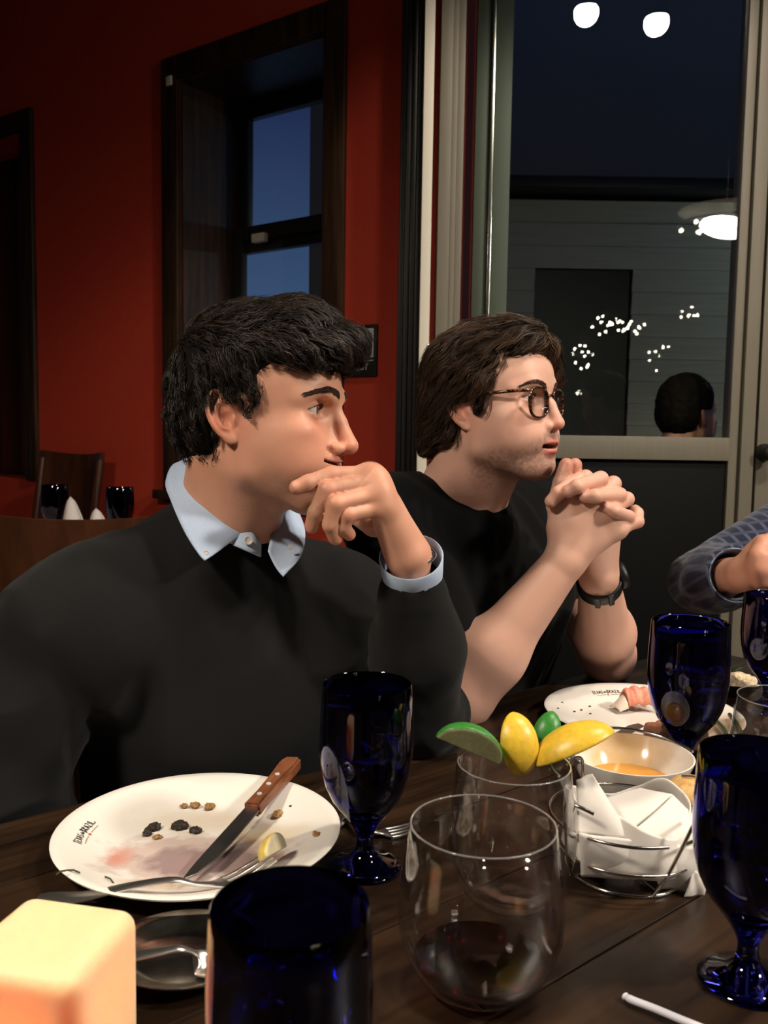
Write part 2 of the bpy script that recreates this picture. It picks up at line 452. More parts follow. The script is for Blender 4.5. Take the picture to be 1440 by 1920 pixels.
def finger(pts, r0=0.0095, r1=0.0075, k=0.003):
    m = len(pts); rads = [r0 + (r1 - r0) * i / (m - 1) for i in range(m)]
    ns = [rc(pts[i], pts[i + 1], rads[i], rads[i + 1]) for i in range(m - 1)]
    return U(k, *ns)
def hand_node(wrist, fingers, thumb, r=1.0, wr=(0.027, 0.02), side=None):
    """fingers: lists of world points MCP, PIP, DIP, TIP; thumb: base, MCP, IP, TIP"""
    w = np.array(tuple(wrist))
    palm = [rc(w, f[0], wr[1] * r, 0.0118 * r) for f in fingers]
    for i in range(len(fingers) - 1):
        palm.append(rc(fingers[i][0], fingers[i + 1][0], 0.0115 * r, 0.0115 * r))
    palm.append(rc(w, thumb[0], wr[1] * r, 0.016 * r)); 
    palm.append(rc(thumb[0], np.array(tuple(fingers[0][0])) * 0.6 + w * 0.4, 0.014 * r, 0.013 * r))
    pn = U(0.012, *palm)
    rr = [(0.0098, 0.0076), (0.0102, 0.0078), (0.0098, 0.0074), (0.0086, 0.0066)]
    ds = [U(0.007, pn, finger(f, rr[i][0] * r, rr[i][1] * r)) for i, f in enumerate(fingers)]
    ds.append(U(0.008, pn, finger(thumb, 0.0135 * r, 0.0088 * r)))
    return U(0, *ds)

SKIN_A = np.array((0.64, 0.32, 0.215)); SKIN_B = np.array((0.68, 0.39, 0.295))
skin1 = mat('skin_olive', SKIN_A, 0.46, sss=0.12, attr='pigment', spec=0.4, bump=((900, 900, 900), 0.12, 0.0006))
skin2 = mat('skin_fair', SKIN_B, 0.46, sss=0.12, attr='pigment', spec=0.4, bump=((900, 900, 900), 0.12, 0.0006))
eye_white = None
def eye_material():
    m = bpy.data.materials.new('eyeball'); m.use_nodes = True; nt = m.node_tree; b = nt.nodes['Principled BSDF']
    t = nt.nodes.new('ShaderNodeTexCoord'); s = nt.nodes.new('ShaderNodeSeparateXYZ'); r = nt.nodes.new('ShaderNodeValToRGB')
    nt.links.new(t.outputs['Object'], s.inputs[0]); nt.links.new(s.outputs['X'], r.inputs[0])
    cr = r.color_ramp; e = cr.elements
    e[0].position = 0.0; e[0].color = (0.62, 0.55, 0.52, 1)
    e[1].position = 0.855; e[1].color = (0.62, 0.55, 0.52, 1)
    for p, c in ((0.875, (0.02, 0.012, 0.008)), (0.90, (0.05, 0.025, 0.012)), (0.968, (0.06, 0.03, 0.015)), (0.975, (0.003, 0.003, 0.003))):
        k = e.new(p); k.color = (*c, 1)
    nt.links.new(r.outputs[0], b.inputs['Base Color']); b.inputs['Roughness'].default_value = 0.08
    b.inputs['Coat Weight'].default_value = 1.0; b.inputs['Coat Roughness'].default_value = 0.02
    return m
EYEM = eye_material()
def eyes(parent, HM, gaze):
    for s in (-1, 1):
        bm = bmesh.new(); bmesh.ops.create_uvsphere(bm, u_segments=32, v_segments=20, radius=1.0)
        o = bm_obj('eye', bm, EYEM, parent, True)
        M = HM @ Matrix.Translation((EYE[0], s * EYE[1], EYE[2])) @ Matrix.Rotation(R(gaze[0]), 4, 'Z') @ Matrix.Rotation(R(gaze[1]), 4, 'Y') @ Matrix.Scale(EYER, 4)
        o.matrix_world = M

def pigment(o, HM, base, stub, stub_amt, knuckles=(), nails=(), lipc=(0.62, 0.2, 0.15), mouth_open=0.0, mz=0.0, smile=0.0, mw=1.0):
    v = verts_np(o); Hi = np.array(HM.inverted()); q = v @ Hi[:3, :3].T + Hi[:3, 3]
    c = np.tile(base, (len(v), 1))
    inhead = (np.linalg.norm(q - np.array((1, 0, 0)), axis=1) < 16).astype(float)
    def mixc(w, col):
        nonlocal c
        w = np.clip(w, 0, 1)[:, None]; c = c * (1 - w) + np.array(col) * w
    red = np.array(base) * np.array((1.06, 0.72, 0.66))
    for s in (-1, 1):
        mixc(0.5 * gs(q, (7.2, s * 4.0, -1.6), 1.7), red)
        mixc(0.75 * gs(q, (-1, s * 8.2, 0.5), 2.2), red)
        mixc(0.5 * gs(q, (8.6, s * 3.2, 0.2), 0.9), np.array(base) * (0.82, 0.66, 0.62))
    mixc(0.75 * gs(q, (11.3, 0, -2.5), 1.1), red)
    n = hashnoise(q * 0.9, 3)
    c *= (1 + 0.035 * n * inhead)[:, None]
    # stubble: jaw, chin, upper lip
    x, y, z = q.T
    jawm = 1 / (1 + np.exp((z + 4.2 - 0.32 * (x - 8) * (x < 8)) * 2.0)) * (1 / (1 + np.exp(-(x + 1.2) * 2.0))) * (1 / (1 + np.exp(-(z + 11.5) * 1.5)))
    lipm = np.exp(-((z + 4.2) / 0.5) ** 2) * (x > 8.3) * (np.abs(y) < 2.6)
    cheek = np.exp(-(((z + 4.6) / 1.6) ** 2)) * np.exp(-(((x - 7.0) / 2.2) ** 2)) * (np.abs(y) > 1.5)
    st = np.clip(jawm + 0.8 * lipm - 0.75 * cheek, 0, 1) * inhead * (0.75 + 0.35 * hashnoise(q * 9.0, 5)) * (0.9 + 0.25 * hashnoise(q * 2.0, 9))
    mixc(stub_amt * st, stub)
    # lips, then shade of the mouth crease and opening as dark colour
    mo = mouth_open
    wl = np.clip(1 - (np.abs(y) / 2.55 / mw) ** 2.2, 0, 1)
    ul = np.exp(-((z - mz + 5.05) / (0.36 * (0.3 + wl))) ** 4) * (x > 8.1) * (wl > 0)
    ll = np.exp(-((z - mz + 5.95 + mo) / (0.46 * (0.3 + wl))) ** 4) * (x > 8.1) * (wl > 0)
    mixc(np.clip(ul + ll, 0, 1) * 0.85 * inhead * wl ** 0.3, lipc)
    mixc((np.abs(z - mz + 5.42 + mo * 0.5) < 0.1 + 0.45 * mo * np.sqrt(wl)) * (np.abs(y) < 2.2) * (x < 9.0) * (x > 7) * inhead * 0.9, (0.06, 0.02, 0.015))
    if mo == 0: mixc(np.exp(-((z - (mz - 5.42 + smile * (np.abs(y) / 2.4) ** 2)) / 0.16) ** 2) * (np.abs(y) < 2.6 * mw) * (x > 6.4) * inhead * 0.9, (0.10, 0.035, 0.025))
    for kp, s in knuckles: mixc(0.55 * gs(v, tuple(kp), s), red)
    for kp, s in nails: mixc(1.3 * gs(v, tuple(kp), s), np.array(base) * (1.12, 1.12, 1.2))
    set_attr(o, 'pigment', c)

def head_matrix(px, py, Y, local, psi, pitch, roll, sc=1.0):
    Rm = Matrix.Rotation(R(-psi), 4, 'Z') @ Matrix.Rotation(R(pitch), 4, 'Y') @ Matrix.Rotation(R(roll), 4, 'X') @ Matrix.Scale(0.01 * sc, 4)
    t = P(px, py, Y) - (Rm.to_3x3() @ Vector(local))
    return Matrix.Translation(t) @ Rm

def hair_strands(name, cap, HM, material, parent, flow, n_clump, per, length, segs=7, rad=0.0004, lift=(0.0, 0.006), curl=0.003, curlf=1.2, spread=0.004, mask=None, seed=1, h=0.004, droop=0.0, tint=(0.01, 0.01, 0.01)):
    """clumped strands that follow the surface of the hair volume"""
    g = np.random.default_rng(seed)
    v, q = sdf_mesh(cap, h)
    Hi = np.array(HM.inverted()); Hm = np.array(HM)
    def loc(p): return p @ Hi[:3, :3].T + Hi[:3, 3]
    w = np.ones(len(v)) if mask is None else mask(loc(v)).astype(float)
    idx = g.choice(len(v), n_clump, p=w / w.sum())
    root = v[idx]
    L = length(loc(root)) * g.uniform(0.75, 1.25, n_clump)
    pts = [root]; p = root.copy(); nrm = grad(cap, p)
    phase = g.uniform(0, 6.28, n_clump); lf = g.uniform(lift[0], lift[1], n_clump)
    for s in range(segs):
        fl = flow(loc(p), g_idx=idx, s=s / segs, phase=phase); fw = fl @ Hm[:3, :3].T; fw /= np.linalg.norm(fw, axis=1)[:, None] + 1e-9
        nrm = grad(cap, p); t = fw - (fw * nrm).sum(1)[:, None] * nrm; t /= np.linalg.norm(t, axis=1)[:, None] + 1e-9
        side = np.cross(nrm, t)
        step = (L / segs)[:, None] * (t + side * (curl * 60 * np.sin(phase + curlf * s))[:, None])
        p = p + step; p = p - nrm * (ev(cap, p) - lf * (s + 1) / segs)[:, None]
        pts.append(p.copy())
    G = np.stack(pts, 1)                                   # clump guides
    N = n_clump * per
    S = np.repeat(G, per, 0)
    nr = grad(cap, S[:, 0]); a = np.cross(nr, [0.3, 0.2, 0.9]); a /= np.linalg.norm(a, axis=1)[:, None] + 1e-9; b = np.cross(nr, a)
    o1 = g.normal(0, spread, N); o2 = g.normal(0, spread, N); o3 = g.uniform(-0.003, 0.0025, N)
    tt = np.linspace(0, 1, segs + 1); conv = 1 - 0.55 * np.sin(tt * math.pi * 0.6)
    S = S + (a * o1[:, None] + b * o2[:, None])[:, None, :] * conv[None, :, None] + (nr * o3[:, None])[:, None, :] * (1 - 0.3 * tt)[None, :, None]
    S = S + g.normal(0, 0.0006, S.shape) * tt[None, :, None]
    if droop: S[:, :, 2] -= droop * (tt ** 2)[None, :]
    tan = np.gradient(S, axis=1); tan /= np.linalg.norm(tan, axis=2)[:, :, None] + 1e-12
    ref = np.broadcast_to(nr[:, None, :], S.shape)
    s1 = np.cross(tan, ref); s1 /= np.linalg.norm(s1, axis=2)[:, :, None] + 1e-12; s2 = np.cross(s1, tan)
    rr = rad * (1 - 0.85 * tt ** 2)[None, :, None] * g.uniform(0.7, 1.3, N)[:, None, None]
    V = np.stack([S + rr * (math.cos(k) * s1 + math.sin(k) * s2) for k in (0.0, 2.094, 4.189)], 2)   # N, m, 3, 3
    m = segs + 1
    base = (np.arange(N) * m * 3)[:, None, None] + (np.arange(segs) * 3)[None, :, None]
    k = np.arange(3)[None, None, :]; k2 = (k + 1) % 3
    Q = np.stack([base + k, base + k2, base + 3 + k2, base + 3 + k], -1).reshape(-1, 4)
    V = V.reshape(-1, 3)
    me = bpy.data.meshes.new(name)
    me.vertices.add(len(V)); me.vertices.foreach_set('co', V.astype(np.float32).ravel())
    me.loops.add(len(Q) * 4); me.loops.foreach_set('vertex_index', Q.astype(np.int32).ravel())
    me.polygons.add(len(Q)); me.polygons.foreach_set('loop_start', np.arange(0, len(Q) * 4, 4, dtype=np.int32))
    me.polygons.foreach_set('loop_total', np.full(len(Q), 4, np.int32)); me.polygons.foreach_set('use_smooth', np.ones(len(Q), bool))
    me.update()
    o = bpy.data.objects.new(name, me); COL.objects.link(o); me.materials.append(material)
    tone = np.repeat(np.repeat(np.exp(g.normal(0, 0.35, n_clump)), per) * np.exp(g.normal(0, 0.35, N)), m * 3)[:, None]
    set_attr(o, 'tone', np.array(tint) * tone)
    if parent: o.parent = parent
    return o
def brow_strands(name, body, HM, material, parent, path, n, length, width, rad=0.00022, seed=3):
    """short hairs rooted on the skin along a path given in head centimetres"""
    g = np.random.default_rng(seed); sp = spline(path, 60)
    Hm = np.array(HM); A = Hm[:3, :3]; s = np.linalg.norm(A[:, 0]); vs, fs = [], []
    t = g.uniform(0, 1, n); i = np.clip((t * 58).astype(int), 0, 57)
    c = sp[i] + (sp[i + 1] - sp[i]) * g.uniform(0, 1, n)[:, None]
    c[:, 2] += g.uniform(-1, 1, n) * width * (1 - 0.5 * t)
    c[:, 0] = 12.5                                          # drop the roots onto the skin along the head's forward axis
    for _ in range(14):
        c[:, 0] -= ev(body, c @ A.T + Hm[:3, 3]) / s * 0.9
    pw = c @ A.T + Hm[:3, 3]
    d = (sp[np.minimum(i + 1, 59)] - sp[i]); d /= np.linalg.norm(d, axis=1)[:, None] + 1e-9
    d[:, 2] += 0.18 * (1 - t) - 0.02 + g.normal(0, 0.12, n); dw = d @ A.T; dw /= np.linalg.norm(dw, axis=1)[:, None]
    gr = grad(body, pw, 0.001); dw = dw - (dw * gr).sum(1)[:, None] * gr * 0.85
    for k in range(n):
        p0 = pw[k] - gr[k] * 0.0004; p2 = pw[k] + dw[k] * length * g.uniform(0.6, 1.2) + gr[k] * 0.0006; p1 = (p0 + p2) / 2 + gr[k] * 0.0008
        v, f = tube_data([p0, p1, p2], [rad, rad, rad * 0.3], 3, caps=False)
        b = len(vs); vs += v; fs += [tuple(b + x for x in ff) for ff in f]
    return mesh_obj(name, vs, fs, material, parent)
def V3(l): return [np.array(tuple(p)) for p in l]
def L(*pts): return [np.array(tuple(P(*p))) for p in pts]
def under(o, root):                      # parent without moving
    o.parent = root; o.matrix_parent_inverse = root.matrix_world.inverted(); return o
def arm(sh, el, wr, r=(0.055, 0.042, 0.041, 0.026)):
    m = el + (wr - el) * 0.3
    return U(0.03, rc(sh, el, r[0], r[1]), rc(el, m, r[1], r[2]), rc(m, wr, r[2], r[3]))
def rbox(c, s, r):                       # rounded box leaf
    c = np.array(c, float); s = np.array(s, float) - r
    def f(p, bc, br):
        q = np.abs(p - c) - s
        return np.sqrt((np.maximum(q, 0) ** 2).sum(1)) + np.minimum(q.max(1), 0) - r
    return Nd(f, c, float(np.linalg.norm(s)) + r)
def vec(*a): return np.array(a, float)
def cloth_noise(sx, sy, sz, amp, seed):
    def f(p):
        q = p * np.array((sx, sy, sz)); w = q + 0.6 * np.stack([hashnoise(q * 0.7 + 5, seed + 1)] * 3, 1)
        return -amp * (0.6 - np.abs(hashnoise(w, seed))) - amp * 0.35 * hashnoise(w * 2.3, seed + 2)
    return f
def strip(name, A, B, mat_, parent, n=24, m=6, thick=0.0016, bulge=0.0, sub=True):
    """a cloth strip between two edge curves, with thickness"""
    A = spline(A, n); B = spline(B, n); vs = []
    for i in range(n):
        for j in range(m + 1):
            t = j / m; vs.append(A[i] * (1 - t) + B[i] * t)
    vs = np.array(vs)
    fs = [(i * (m + 1) + j, (i + 1) * (m + 1) + j, (i + 1) * (m + 1) + j + 1, i * (m + 1) + j + 1) for i in range(n - 1) for j in range(m)]
    o = mesh_obj(name, vs, fs, mat_, None)
    o.data.update()
    nr = np.array([v.normal for v in o.data.vertices]); t = np.tile(np.arange(m + 1) / m, n)
    if bulge:
        vs = vs + nr * (bulge * 4 * t * (1 - t))[:, None]
        o.data.vertices.foreach_set('co', vs.astype(np.float32).ravel())
    md = o.modifiers.new('solid', 'SOLIDIFY'); md.thickness = thick; md.offset = 0
    if parent: under(o, parent)
    return o

black_knit = mat('black_knit', (0.0105, 0.0105, 0.011), 0.95, sheen=0.06, spec=0.1, bump=((700, 700, 700), 0.25, 0.001))
black_cotton = mat('black_cotton', (0.0038, 0.0038, 0.0042), 0.9, sheen=0.04, spec=0.1, bump=((900, 900, 900), 0.2, 0.0008))
oxford = mat('oxford_blue', (0.42, 0.52, 0.70), 0.85, noise=((1400, 1400, 1400), (0.38, 0.49, 0.68), (0.52, 0.61, 0.76), 0.35, 0.65), spec=0.2)
hairm1 = mat('hair_black_brown', (0.016, 0.010, 0.007), 0.42, spec=0.45, attr='tone'); lash_m = mat('lash_black', (0.008, 0.006, 0.005), 0.5)
hairm2 = mat('hair_brown', (0.050, 0.027, 0.015), 0.40, spec=0.5, attr='tone')
hairb1 = mat('hair_base_black', (0.007, 0.005, 0.004), 0.8, spec=0.1); hairb2 = mat('hair_base_brown', (0.016, 0.0095, 0.006), 0.8, spec=0.1)
browm = mat('brow_hair', (0.045, 0.026, 0.017), 0.6, spec=0.2)
button_m = mat('button', (0.62, 0.60, 0.55), 0.3)

# ---------------- man in the sweater
HM1 = head_matrix(441, 797, 0.985, (0.3, -7.3, -0.3), 13, -0.5, -2)
def h1(x, y, z): return np.array(tuple(HM1 @ Vector((x, y, z))))
hd1 = Tf(head_node(nose=1.15, nose_tip=(11.6, -2.25), jaw=0.97, eye_open=(0.66, 0.46), smile=0.2, chin=0.1, nose_w=1.08, mz=0.95, brow=0.75, mw=1.35), HM1)
neck1 = np.array(tuple(P(425, 985, 1.115)))
sR1 = np.array(tuple(P(118, 1178, 1.03))); sL1 = np.array(tuple(P(655, 1140, 1.20)))
elR1 = np.array(tuple(P(-5, 1480, 0.985))); wrR1 = np.array(tuple(P(190, 1800, 1.10)))
elL1 = np.array(tuple(P(788, 1348, 1.12))); wrL1 = np.array(tuple(P(770, 1046, 1.005)))
chest1 = (sR1 + sL1) / 2 + np.array((0.0, 0.015, -0.13)); pel1 = chest1 + np.array((0.03, 0.10, -0.40))
fing1 = [L((694, 891, 0.995), (622, 891, 0.980), (577, 906, 0.966), (556, 914, 0.963)),
         L((704, 903, 0.985), (614, 919, 0.962), (593, 962, 0.962), (585, 987, 0.968)),
         L((711, 925, 0.979), (630, 945, 0.952), (620, 984, 0.956), (629, 1009, 0.965)),
         L((718, 950, 0.978), (652, 965, 0.955), (643, 988, 0.960), (655, 1002, 0.968))]
thumb1 = L((742, 990, 1.015), (700, 985, 1.03), (665, 965, 1.045), (640, 945, 1.045))
hand1 = hand_node(wrL1 + np.array((-0.004, 0, 0.004)), fing1, thumb1, r=1.1, wr=(0, 0.0182))
body1 = U(0.02, hd1,
    U(0.03, rc(h1(-2.6, 0, -3.5), neck1, 0.056, 0.062), rc(h1(0.5, 0, -6.0), neck1 + vec(0.01, -0.03, -0.01), 0.044, 0.047),
      rc(neck1, neck1 + vec(0, 0.02, -0.12), 0.06, 0.065), rc(neck1 + vec(0, 0.01, -.05), sR1, 0.045, 0.05), rc(neck1 + vec(0, 0.01, -.05), sL1, 0.045, 0.05),
      rc(neck1 + vec(0, 0.02, -0.12), pel1 + vec(0, 0, 0.1), 0.06, 0.06)),
    arm(sR1, elR1, wrR1), arm(sL1, elL1, wrL1, (0.05, 0.032, 0.034, 0.0200)))
body1 = U(0.012, body1, hand1,
          hand_node(wrR1, [L((205 + 12 * i, 1850 - 4 * i, 1.08), (225 + 12 * i, 1880, 1.06), (235 + 12 * i, 1900, 1.06), (240 + 12 * i, 1915, 1.06)) for i in range(4)],
                    L((180, 1830, 1.08), (195, 1850, 1.06), (215, 1865, 1.05), (230, 1880, 1.05))))
man1 = empty('person', (float(pel1[0]), float(pel1[1]), 0.0))
tag(man1, 'man in a black sweater over a pale blue collared shirt, hand held to his mouth', 'person')
bpy.context.view_layer.update()
b1 = sdf_obj('body', body1, 0.0017, skin1)
pigment(b1, HM1, SKIN_A, np.array((0.16, 0.095, 0.065)), 0.42, mz=0.95, smile=0.2, mw=1.35, knuckles=[(f[1], 0.007) for f in fing1] + [(f[3], 0.008) for f in fing1] + [(f[0], 0.008) for f in fing1], nails=[(fing1[0][3] + vec(-0.001, -0.008, 0.003), 0.004)])
under(b1, man1)
eyes(man1, HM1, (10, 0))

# sweater
cuffdir1 = (wrL1 - elL1) / np.linalg.norm(wrL1 - elL1)
cuff_c1 = np.array(tuple(P(771, 1046, 1.012)))
tor = U(0.06, rc(sR1 + vec(0.05, 0.01, -0.01), sL1 + vec(-0.04, 0, -0.01), 0.08, 0.08), rc(neck1 + vec(-0.015, 0.005, -0.035), sR1 + vec(0.0, 0, 0.006), 0.068, 0.068), rc(neck1 + vec(0.0, -0.012, -0.045), chest1, 0.066, 0.11),
        rc(neck1 + vec(0, 0.015, -0.055), sL1, 0.058, 0.066),
        rc(chest1 + vec(-0.06, 0, 0), pel1 + vec(-0.05, 0, 0), 0.125, 0.14), rc(chest1 + vec(0.06, 0.02, 0), pel1 + vec(0.05, 0.02, 0), 0.125, 0.14))
tor = disp(tor, cloth_noise(13, 10, 5.0, 0.010, 11), 0.01)
slR = disp(chain([sR1 + vec(-0.005, 0, -0.01), elR1, elR1 + (wrR1 - elR1) * 0.5, wrR1 - (wrR1 - elR1) * 0.15], [0.078, 0.066, 0.056, 0.042], 0.03), cloth_noise(12, 12, 9, 0.010, 21), 0.01)
slL = disp(chain([sL1 + vec(0, 0, -0.01), elL1 + vec(0.002, 0.015, 0.0), elL1 + vec(0.0, 0.0, 0.004), elL1 + (cuff_c1 - elL1) * 0.45, cuff_c1 - cuffdir1 * 0.058], [0.072, 0.056, 0.0455, 0.053, 0.040], 0.02), cloth_noise(14, 14, 11, 0.008, 31), 0.01)
swe = U(0.010, tor, slR, slL, chain([cuff_c1 - cuffdir1 * 0.055, cuff_c1 - cuffdir1 * 0.036], [0.036, 0.0345], 0.0))
def flat_cut(c, d):                       # open sleeve end
    c = np.array(c); d = np.array(d)
    return Nd(lambda p, bc, br: np.maximum(-((p - c) @ d), np.linalg.norm(p - c, axis=1) - 0.08), c, 0.08)
swe = Sub(0.002, swe, flat_cut(cuff_c1 - cuffdir1 * 0.012, cuffdir1), rc(cuff_c1 - cuffdir1 * 0.04, cuff_c1 + cuffdir1 * 0.03, 0.030, 0.033))
swe = Sub(0.008, swe, rc(neck1 + vec(0.004, -0.002, 0.035), neck1 + vec(-0.0, 0.0, 0.14), 0.060, 0.075))
under(sdf_obj('sweater', swe, 0.0033, black_knit), man1)
# shirt collar: near leaf, far leaf, band with a button
colr = strip('shirt_collar', L((438, 858, 1.19), (372, 838, 1.165), (351, 846, 1.115), (363, 883, 1.066), (390, 922, 1.043), (420, 955, 1.034), (452, 986, 1.034), (461, 998, 1.036)),
      L((400, 905, 1.215), (335, 868, 1.175), (311, 903, 1.105), (322, 943, 1.045), (340, 985, 1.010), (356, 1014, 0.994), (374, 1040, 0.985), (384, 1051, 0.983)), oxford, man1, 40, 8, 0.002, 0.004)
strip('shirt_collar', L((438, 858, 1.19), (500, 890, 1.185), (543, 942, 1.13), (528, 970, 1.095), (512, 995, 1.062), (503, 1032, 1.035)),
      L((470, 900, 1.21), (540, 930, 1.205), (566, 976, 1.145), (572, 1010, 1.085), (563, 1045, 1.045), (531, 1081, 1.012)), oxford, man1, 40, 8, 0.002, -0.004)
band = strip('neckband', L((430, 985, 1.040), (452, 992, 1.034), (474, 1000, 1.035), (489, 1020, 1.042)), L((436, 1022, 1.024), (455, 1030, 1.020), (472, 1037, 1.022), (489, 1044, 1.032)), oxford, man1, 16, 5, 0.002, 0.0)
def button(px, py, Y, parent, r=0.0055):
    o = lathe('button', [(0, 0.0), (r * 0.7, 0.0), (r, 0.0006), (r, 0.0018), (r * 0.8, 0.0022), (r * 0.7, 0.0016), (0, 0.0016)], button_m, None, 20)
    d = (Vector((0, 0, CZ)) - P(px, py, Y)).normalized()
    o.matrix_world = Matrix.Translation(P(px, py, Y)) @ d.to_track_quat('Z', 'Y').to_matrix().to_4x4()
    bpy.context.view_layer.update(); return under(o, parent)
button(466, 1013, 1.0225, band)
button(387, 1036, 0.978, colr, 0.003); button(545, 1026, 1.040, man1, 0.003)
# shirt cuff: a thin open tube around the wrist
def open_tube(name, c, d, r0, r1, l0, l1, th, mat_, parent, squash=1.0, side=None):
    d = Vector(d).normalized(); q = d.to_track_quat('Z', 'Y').to_matrix().to_4x4()
    prof = [(r0, l0), (r0 * 0.4 + r1 * 0.6, (l0 + l1) / 2), (r1, l1 - 0.001), (r1 - th * 0.5, l1), (r1 - th, l1 - 0.001), (r0 - th, l0)]
    o = lathe(name, prof, mat_, None, 48)
    o.matrix_world = Matrix.Translation(Vector(c)) @ q @ Matrix.Diagonal((1, squash, 1, 1))
    if parent: under(o, parent)
    return o
open_tube('shirt_cuff', cuff_c1, cuffdir1 + vec(-0.02, -0.25, 0), 0.0345, 0.0375, -0.045, 0.003, 0.0022, oxford, man1, 1.0)
silver = mat('polished_silver', (0.75, 0.72, 0.68), 0.18, metal=1.0)
br = tube('bracelet', [np.array(tuple(Vector(cuff_c1) + Vector(cuffdir1) * 0.002)) + 0.0275 * (math.cos(a) * vec(1, 0, 0.1) + math.sin(a) * vec(0, 0.9, 0.25)) for a in np.linspace(0, 2 * math.pi, 40)[:-1]], 0.0024, silver, None, 8, closed=True)
under(br, man1)

# hair
units(True)
cap = U(1.5, ell((-0.7, 0, 5.6), (9.9, 8.3, 8.9)), ell((3.0, 0, 7.0), (8.2, 7.7, 7.4)), ell((-3.2, 0, 1.5), (7.6, 7.7, 8.0)), ell((5.0, 0, 9.3), (6.0, 6.6, 5.4)))
cap = Sub(1.2, cap, rbox((13.2, 0, -5.6), (10.2, 14, 12.0), 2.5))
cap = Sub(0.8, cap, rbox((0.3, 9.5, -8.2), (2.9, 5, 10.8), 1.2), rbox((0.3, -9.5, -8.2), (2.9, 5, 10.8), 1.2), rbox((0, 0, -15.5), (14, 14, 9.7), 1.5), rbox((6, 0, -10), (8.5, 14, 9.0), 1.5))
side = U(0.6, rc((2.2, -7.25, 4.5), (1.75, -7.15, 1.2), 0.9, 0.55), rc((2.2, 7.25, 4.5), (1.75, 7.15, 1.2), 0.9, 0.55))
cap = U(0.8, cap, side)
fr = [rc((8.6, -5.2, 8.0), (10.2, -3.0, 8.6), 1.4, 1.6), rc((10.2, -3.0, 8.6), (11.2, 0, 9.3), 1.6, 1.7), rc((11.2, 0, 9.3), (10.0, 3.0, 9.4), 1.7, 1.5), rc((10.0, 3.0, 9.4), (8.2, 5.5, 8.4), 1.5, 1.3), ell((5.5, -6.0, 8.2), (2.2, 1.6, 1.6)), ell((11.6, -0.3, 9.6), (1.7, 2.4, 1.4))]
cap = U(1.3, cap, *fr)
units(False)
capn1 = disp(Tf(cap, HM1), lambda p: -0.0022 * hashnoise(p * 70, 4) - 0.0016 * hashnoise(p * 160, 6), 0.004)
inner1 = disp(capn1, lambda p: np.full(len(p), 0.003), 0.0)
hair1 = under(sdf_obj('hair', inner1, 0.0025, hairb1), man1)
def flow1(q, g_idx, s, phase):
    x, y, z = q.T; top = 1 / (1 + np.exp(-(z - 8.2) * 0.9)); back = 1 / (1 + np.exp((x + 3) * 0.8))
    d = np.stack([0.35 - 0.2 * back, 0 * x, -1.0 + 0 * x], 1) * (1 - top)[:, None] + np.stack([1.0 + 0 * x, 0.45 * np.sin(phase * 1.0) - 0.25 * np.sign(y), -0.15 - 0.5 * (x > 9)], 1) * top[:, None]
    return d + 0.35 * np.stack([hashnoise(q * 0.45 + 9, 2), hashnoise(q * 0.45 + 30, 3), hashnoise(q * 0.45 + 60, 5)], 1)
def len1(q): return 0.014 + 0.032 / (1 + np.exp(-(q[:, 2] - 7.5) * 0.9))
s1 = hair_strands('hair_strands', capn1, HM1, hairm1, None, flow1, 850, 12, len1, 7, 0.00042, (0.0, 0.007), 0.007, 1.2, 0.0042, seed=2, tint=(0.015, 0.0098, 0.007))
under(s1, hair1); tag(s1, kind='stuff')
under(brow_strands('eyebrow', hd1, HM1, browm, None, [(9.9, -1.0, 3.4), (9.6, -2.2, 3.7), (8.7, -3.8, 3.85), (6.9, -5.5, 3.2)], 620, 0.0065, 0.42), man1)
under(brow_strands('eyebrow', hd1, HM1, browm, None, [(9.9, 1.0, 3.4), (9.6, 2.2, 3.7), (8.7, 3.8, 3.85), (6.9, 5.5, 3.2)], 620, 0.0065, 0.42), man1)
def lashes(root, HM, hu):
    for s in (-1, 1):
        vs, fs = [], []
        for t in np.linspace(-1, 1, 34):
            y = 1.32 * t; z = hu * (1 - (y / 1.42) ** 2) - 0.06 + 0.06 * y
            rr = EYER + 0.17; x = math.sqrt(max(rr * rr - y * y - z * z, 0.01))
            a = Vector((EYE[0] + x, s * (EYE[1] + y), EYE[2] + z)); d = Vector((0.5, s * 0.25 * t, 0.16)).normalized() * 0.5
            p = [HM @ a, HM @ (a + d * 0.5 + Vector((0, 0, -0.03))), HM @ (a + d + Vector((0, 0, 0.08)))]
            v, f = tube_data(p, [0.00032, 0.00026, 0.0001], 3, caps=False)
            b = len(vs); vs += v; fs += [tuple(b + i for i in ff) for ff in f]
        under(mesh_obj('eyelashes', vs, fs, lash_m), root)
lashes(man1, HM1, 0.66)

# ---------------- man with glasses
HM2 = head_matrix(878, 778, 1.30, (0.3, -7.3, -0.3), 36, -5.5, 0)
def h2(x, y, z): return np.array(tuple(HM2 @ Vector((x, y, z))))
hd2 = Tf(head_node(nose=1.05, nose_tip=(11.1, -2.3), jaw=1.05, chin=0.1, eye_open=(0.4, 0.36), mouth_open=0.42, lip=1.1, nose_w=1.05), HM2)
neck2 = np.array(tuple(P(858, 950, 1.42)))
sR2 = np.array(tuple(P(735, 985, 1.37))); sL2 = sR2 + vec(0.265, 0.265, 0.0)
elR2 = np.array(tuple(P(862, 1302, 1.275))); wrR2 = np.array(tuple(P(1060, 1050, 1.265)))
elL2 = np.array(tuple(P(1138, 1226, 1.50))); wrL2 = np.array(tuple(P(1122, 1078, 1.305)))
chest2 = (sR2 + sL2) / 2 + vec(0.02, -0.02, -0.12); pel2 = chest2 + vec(-0.12, 0.12, -0.40)
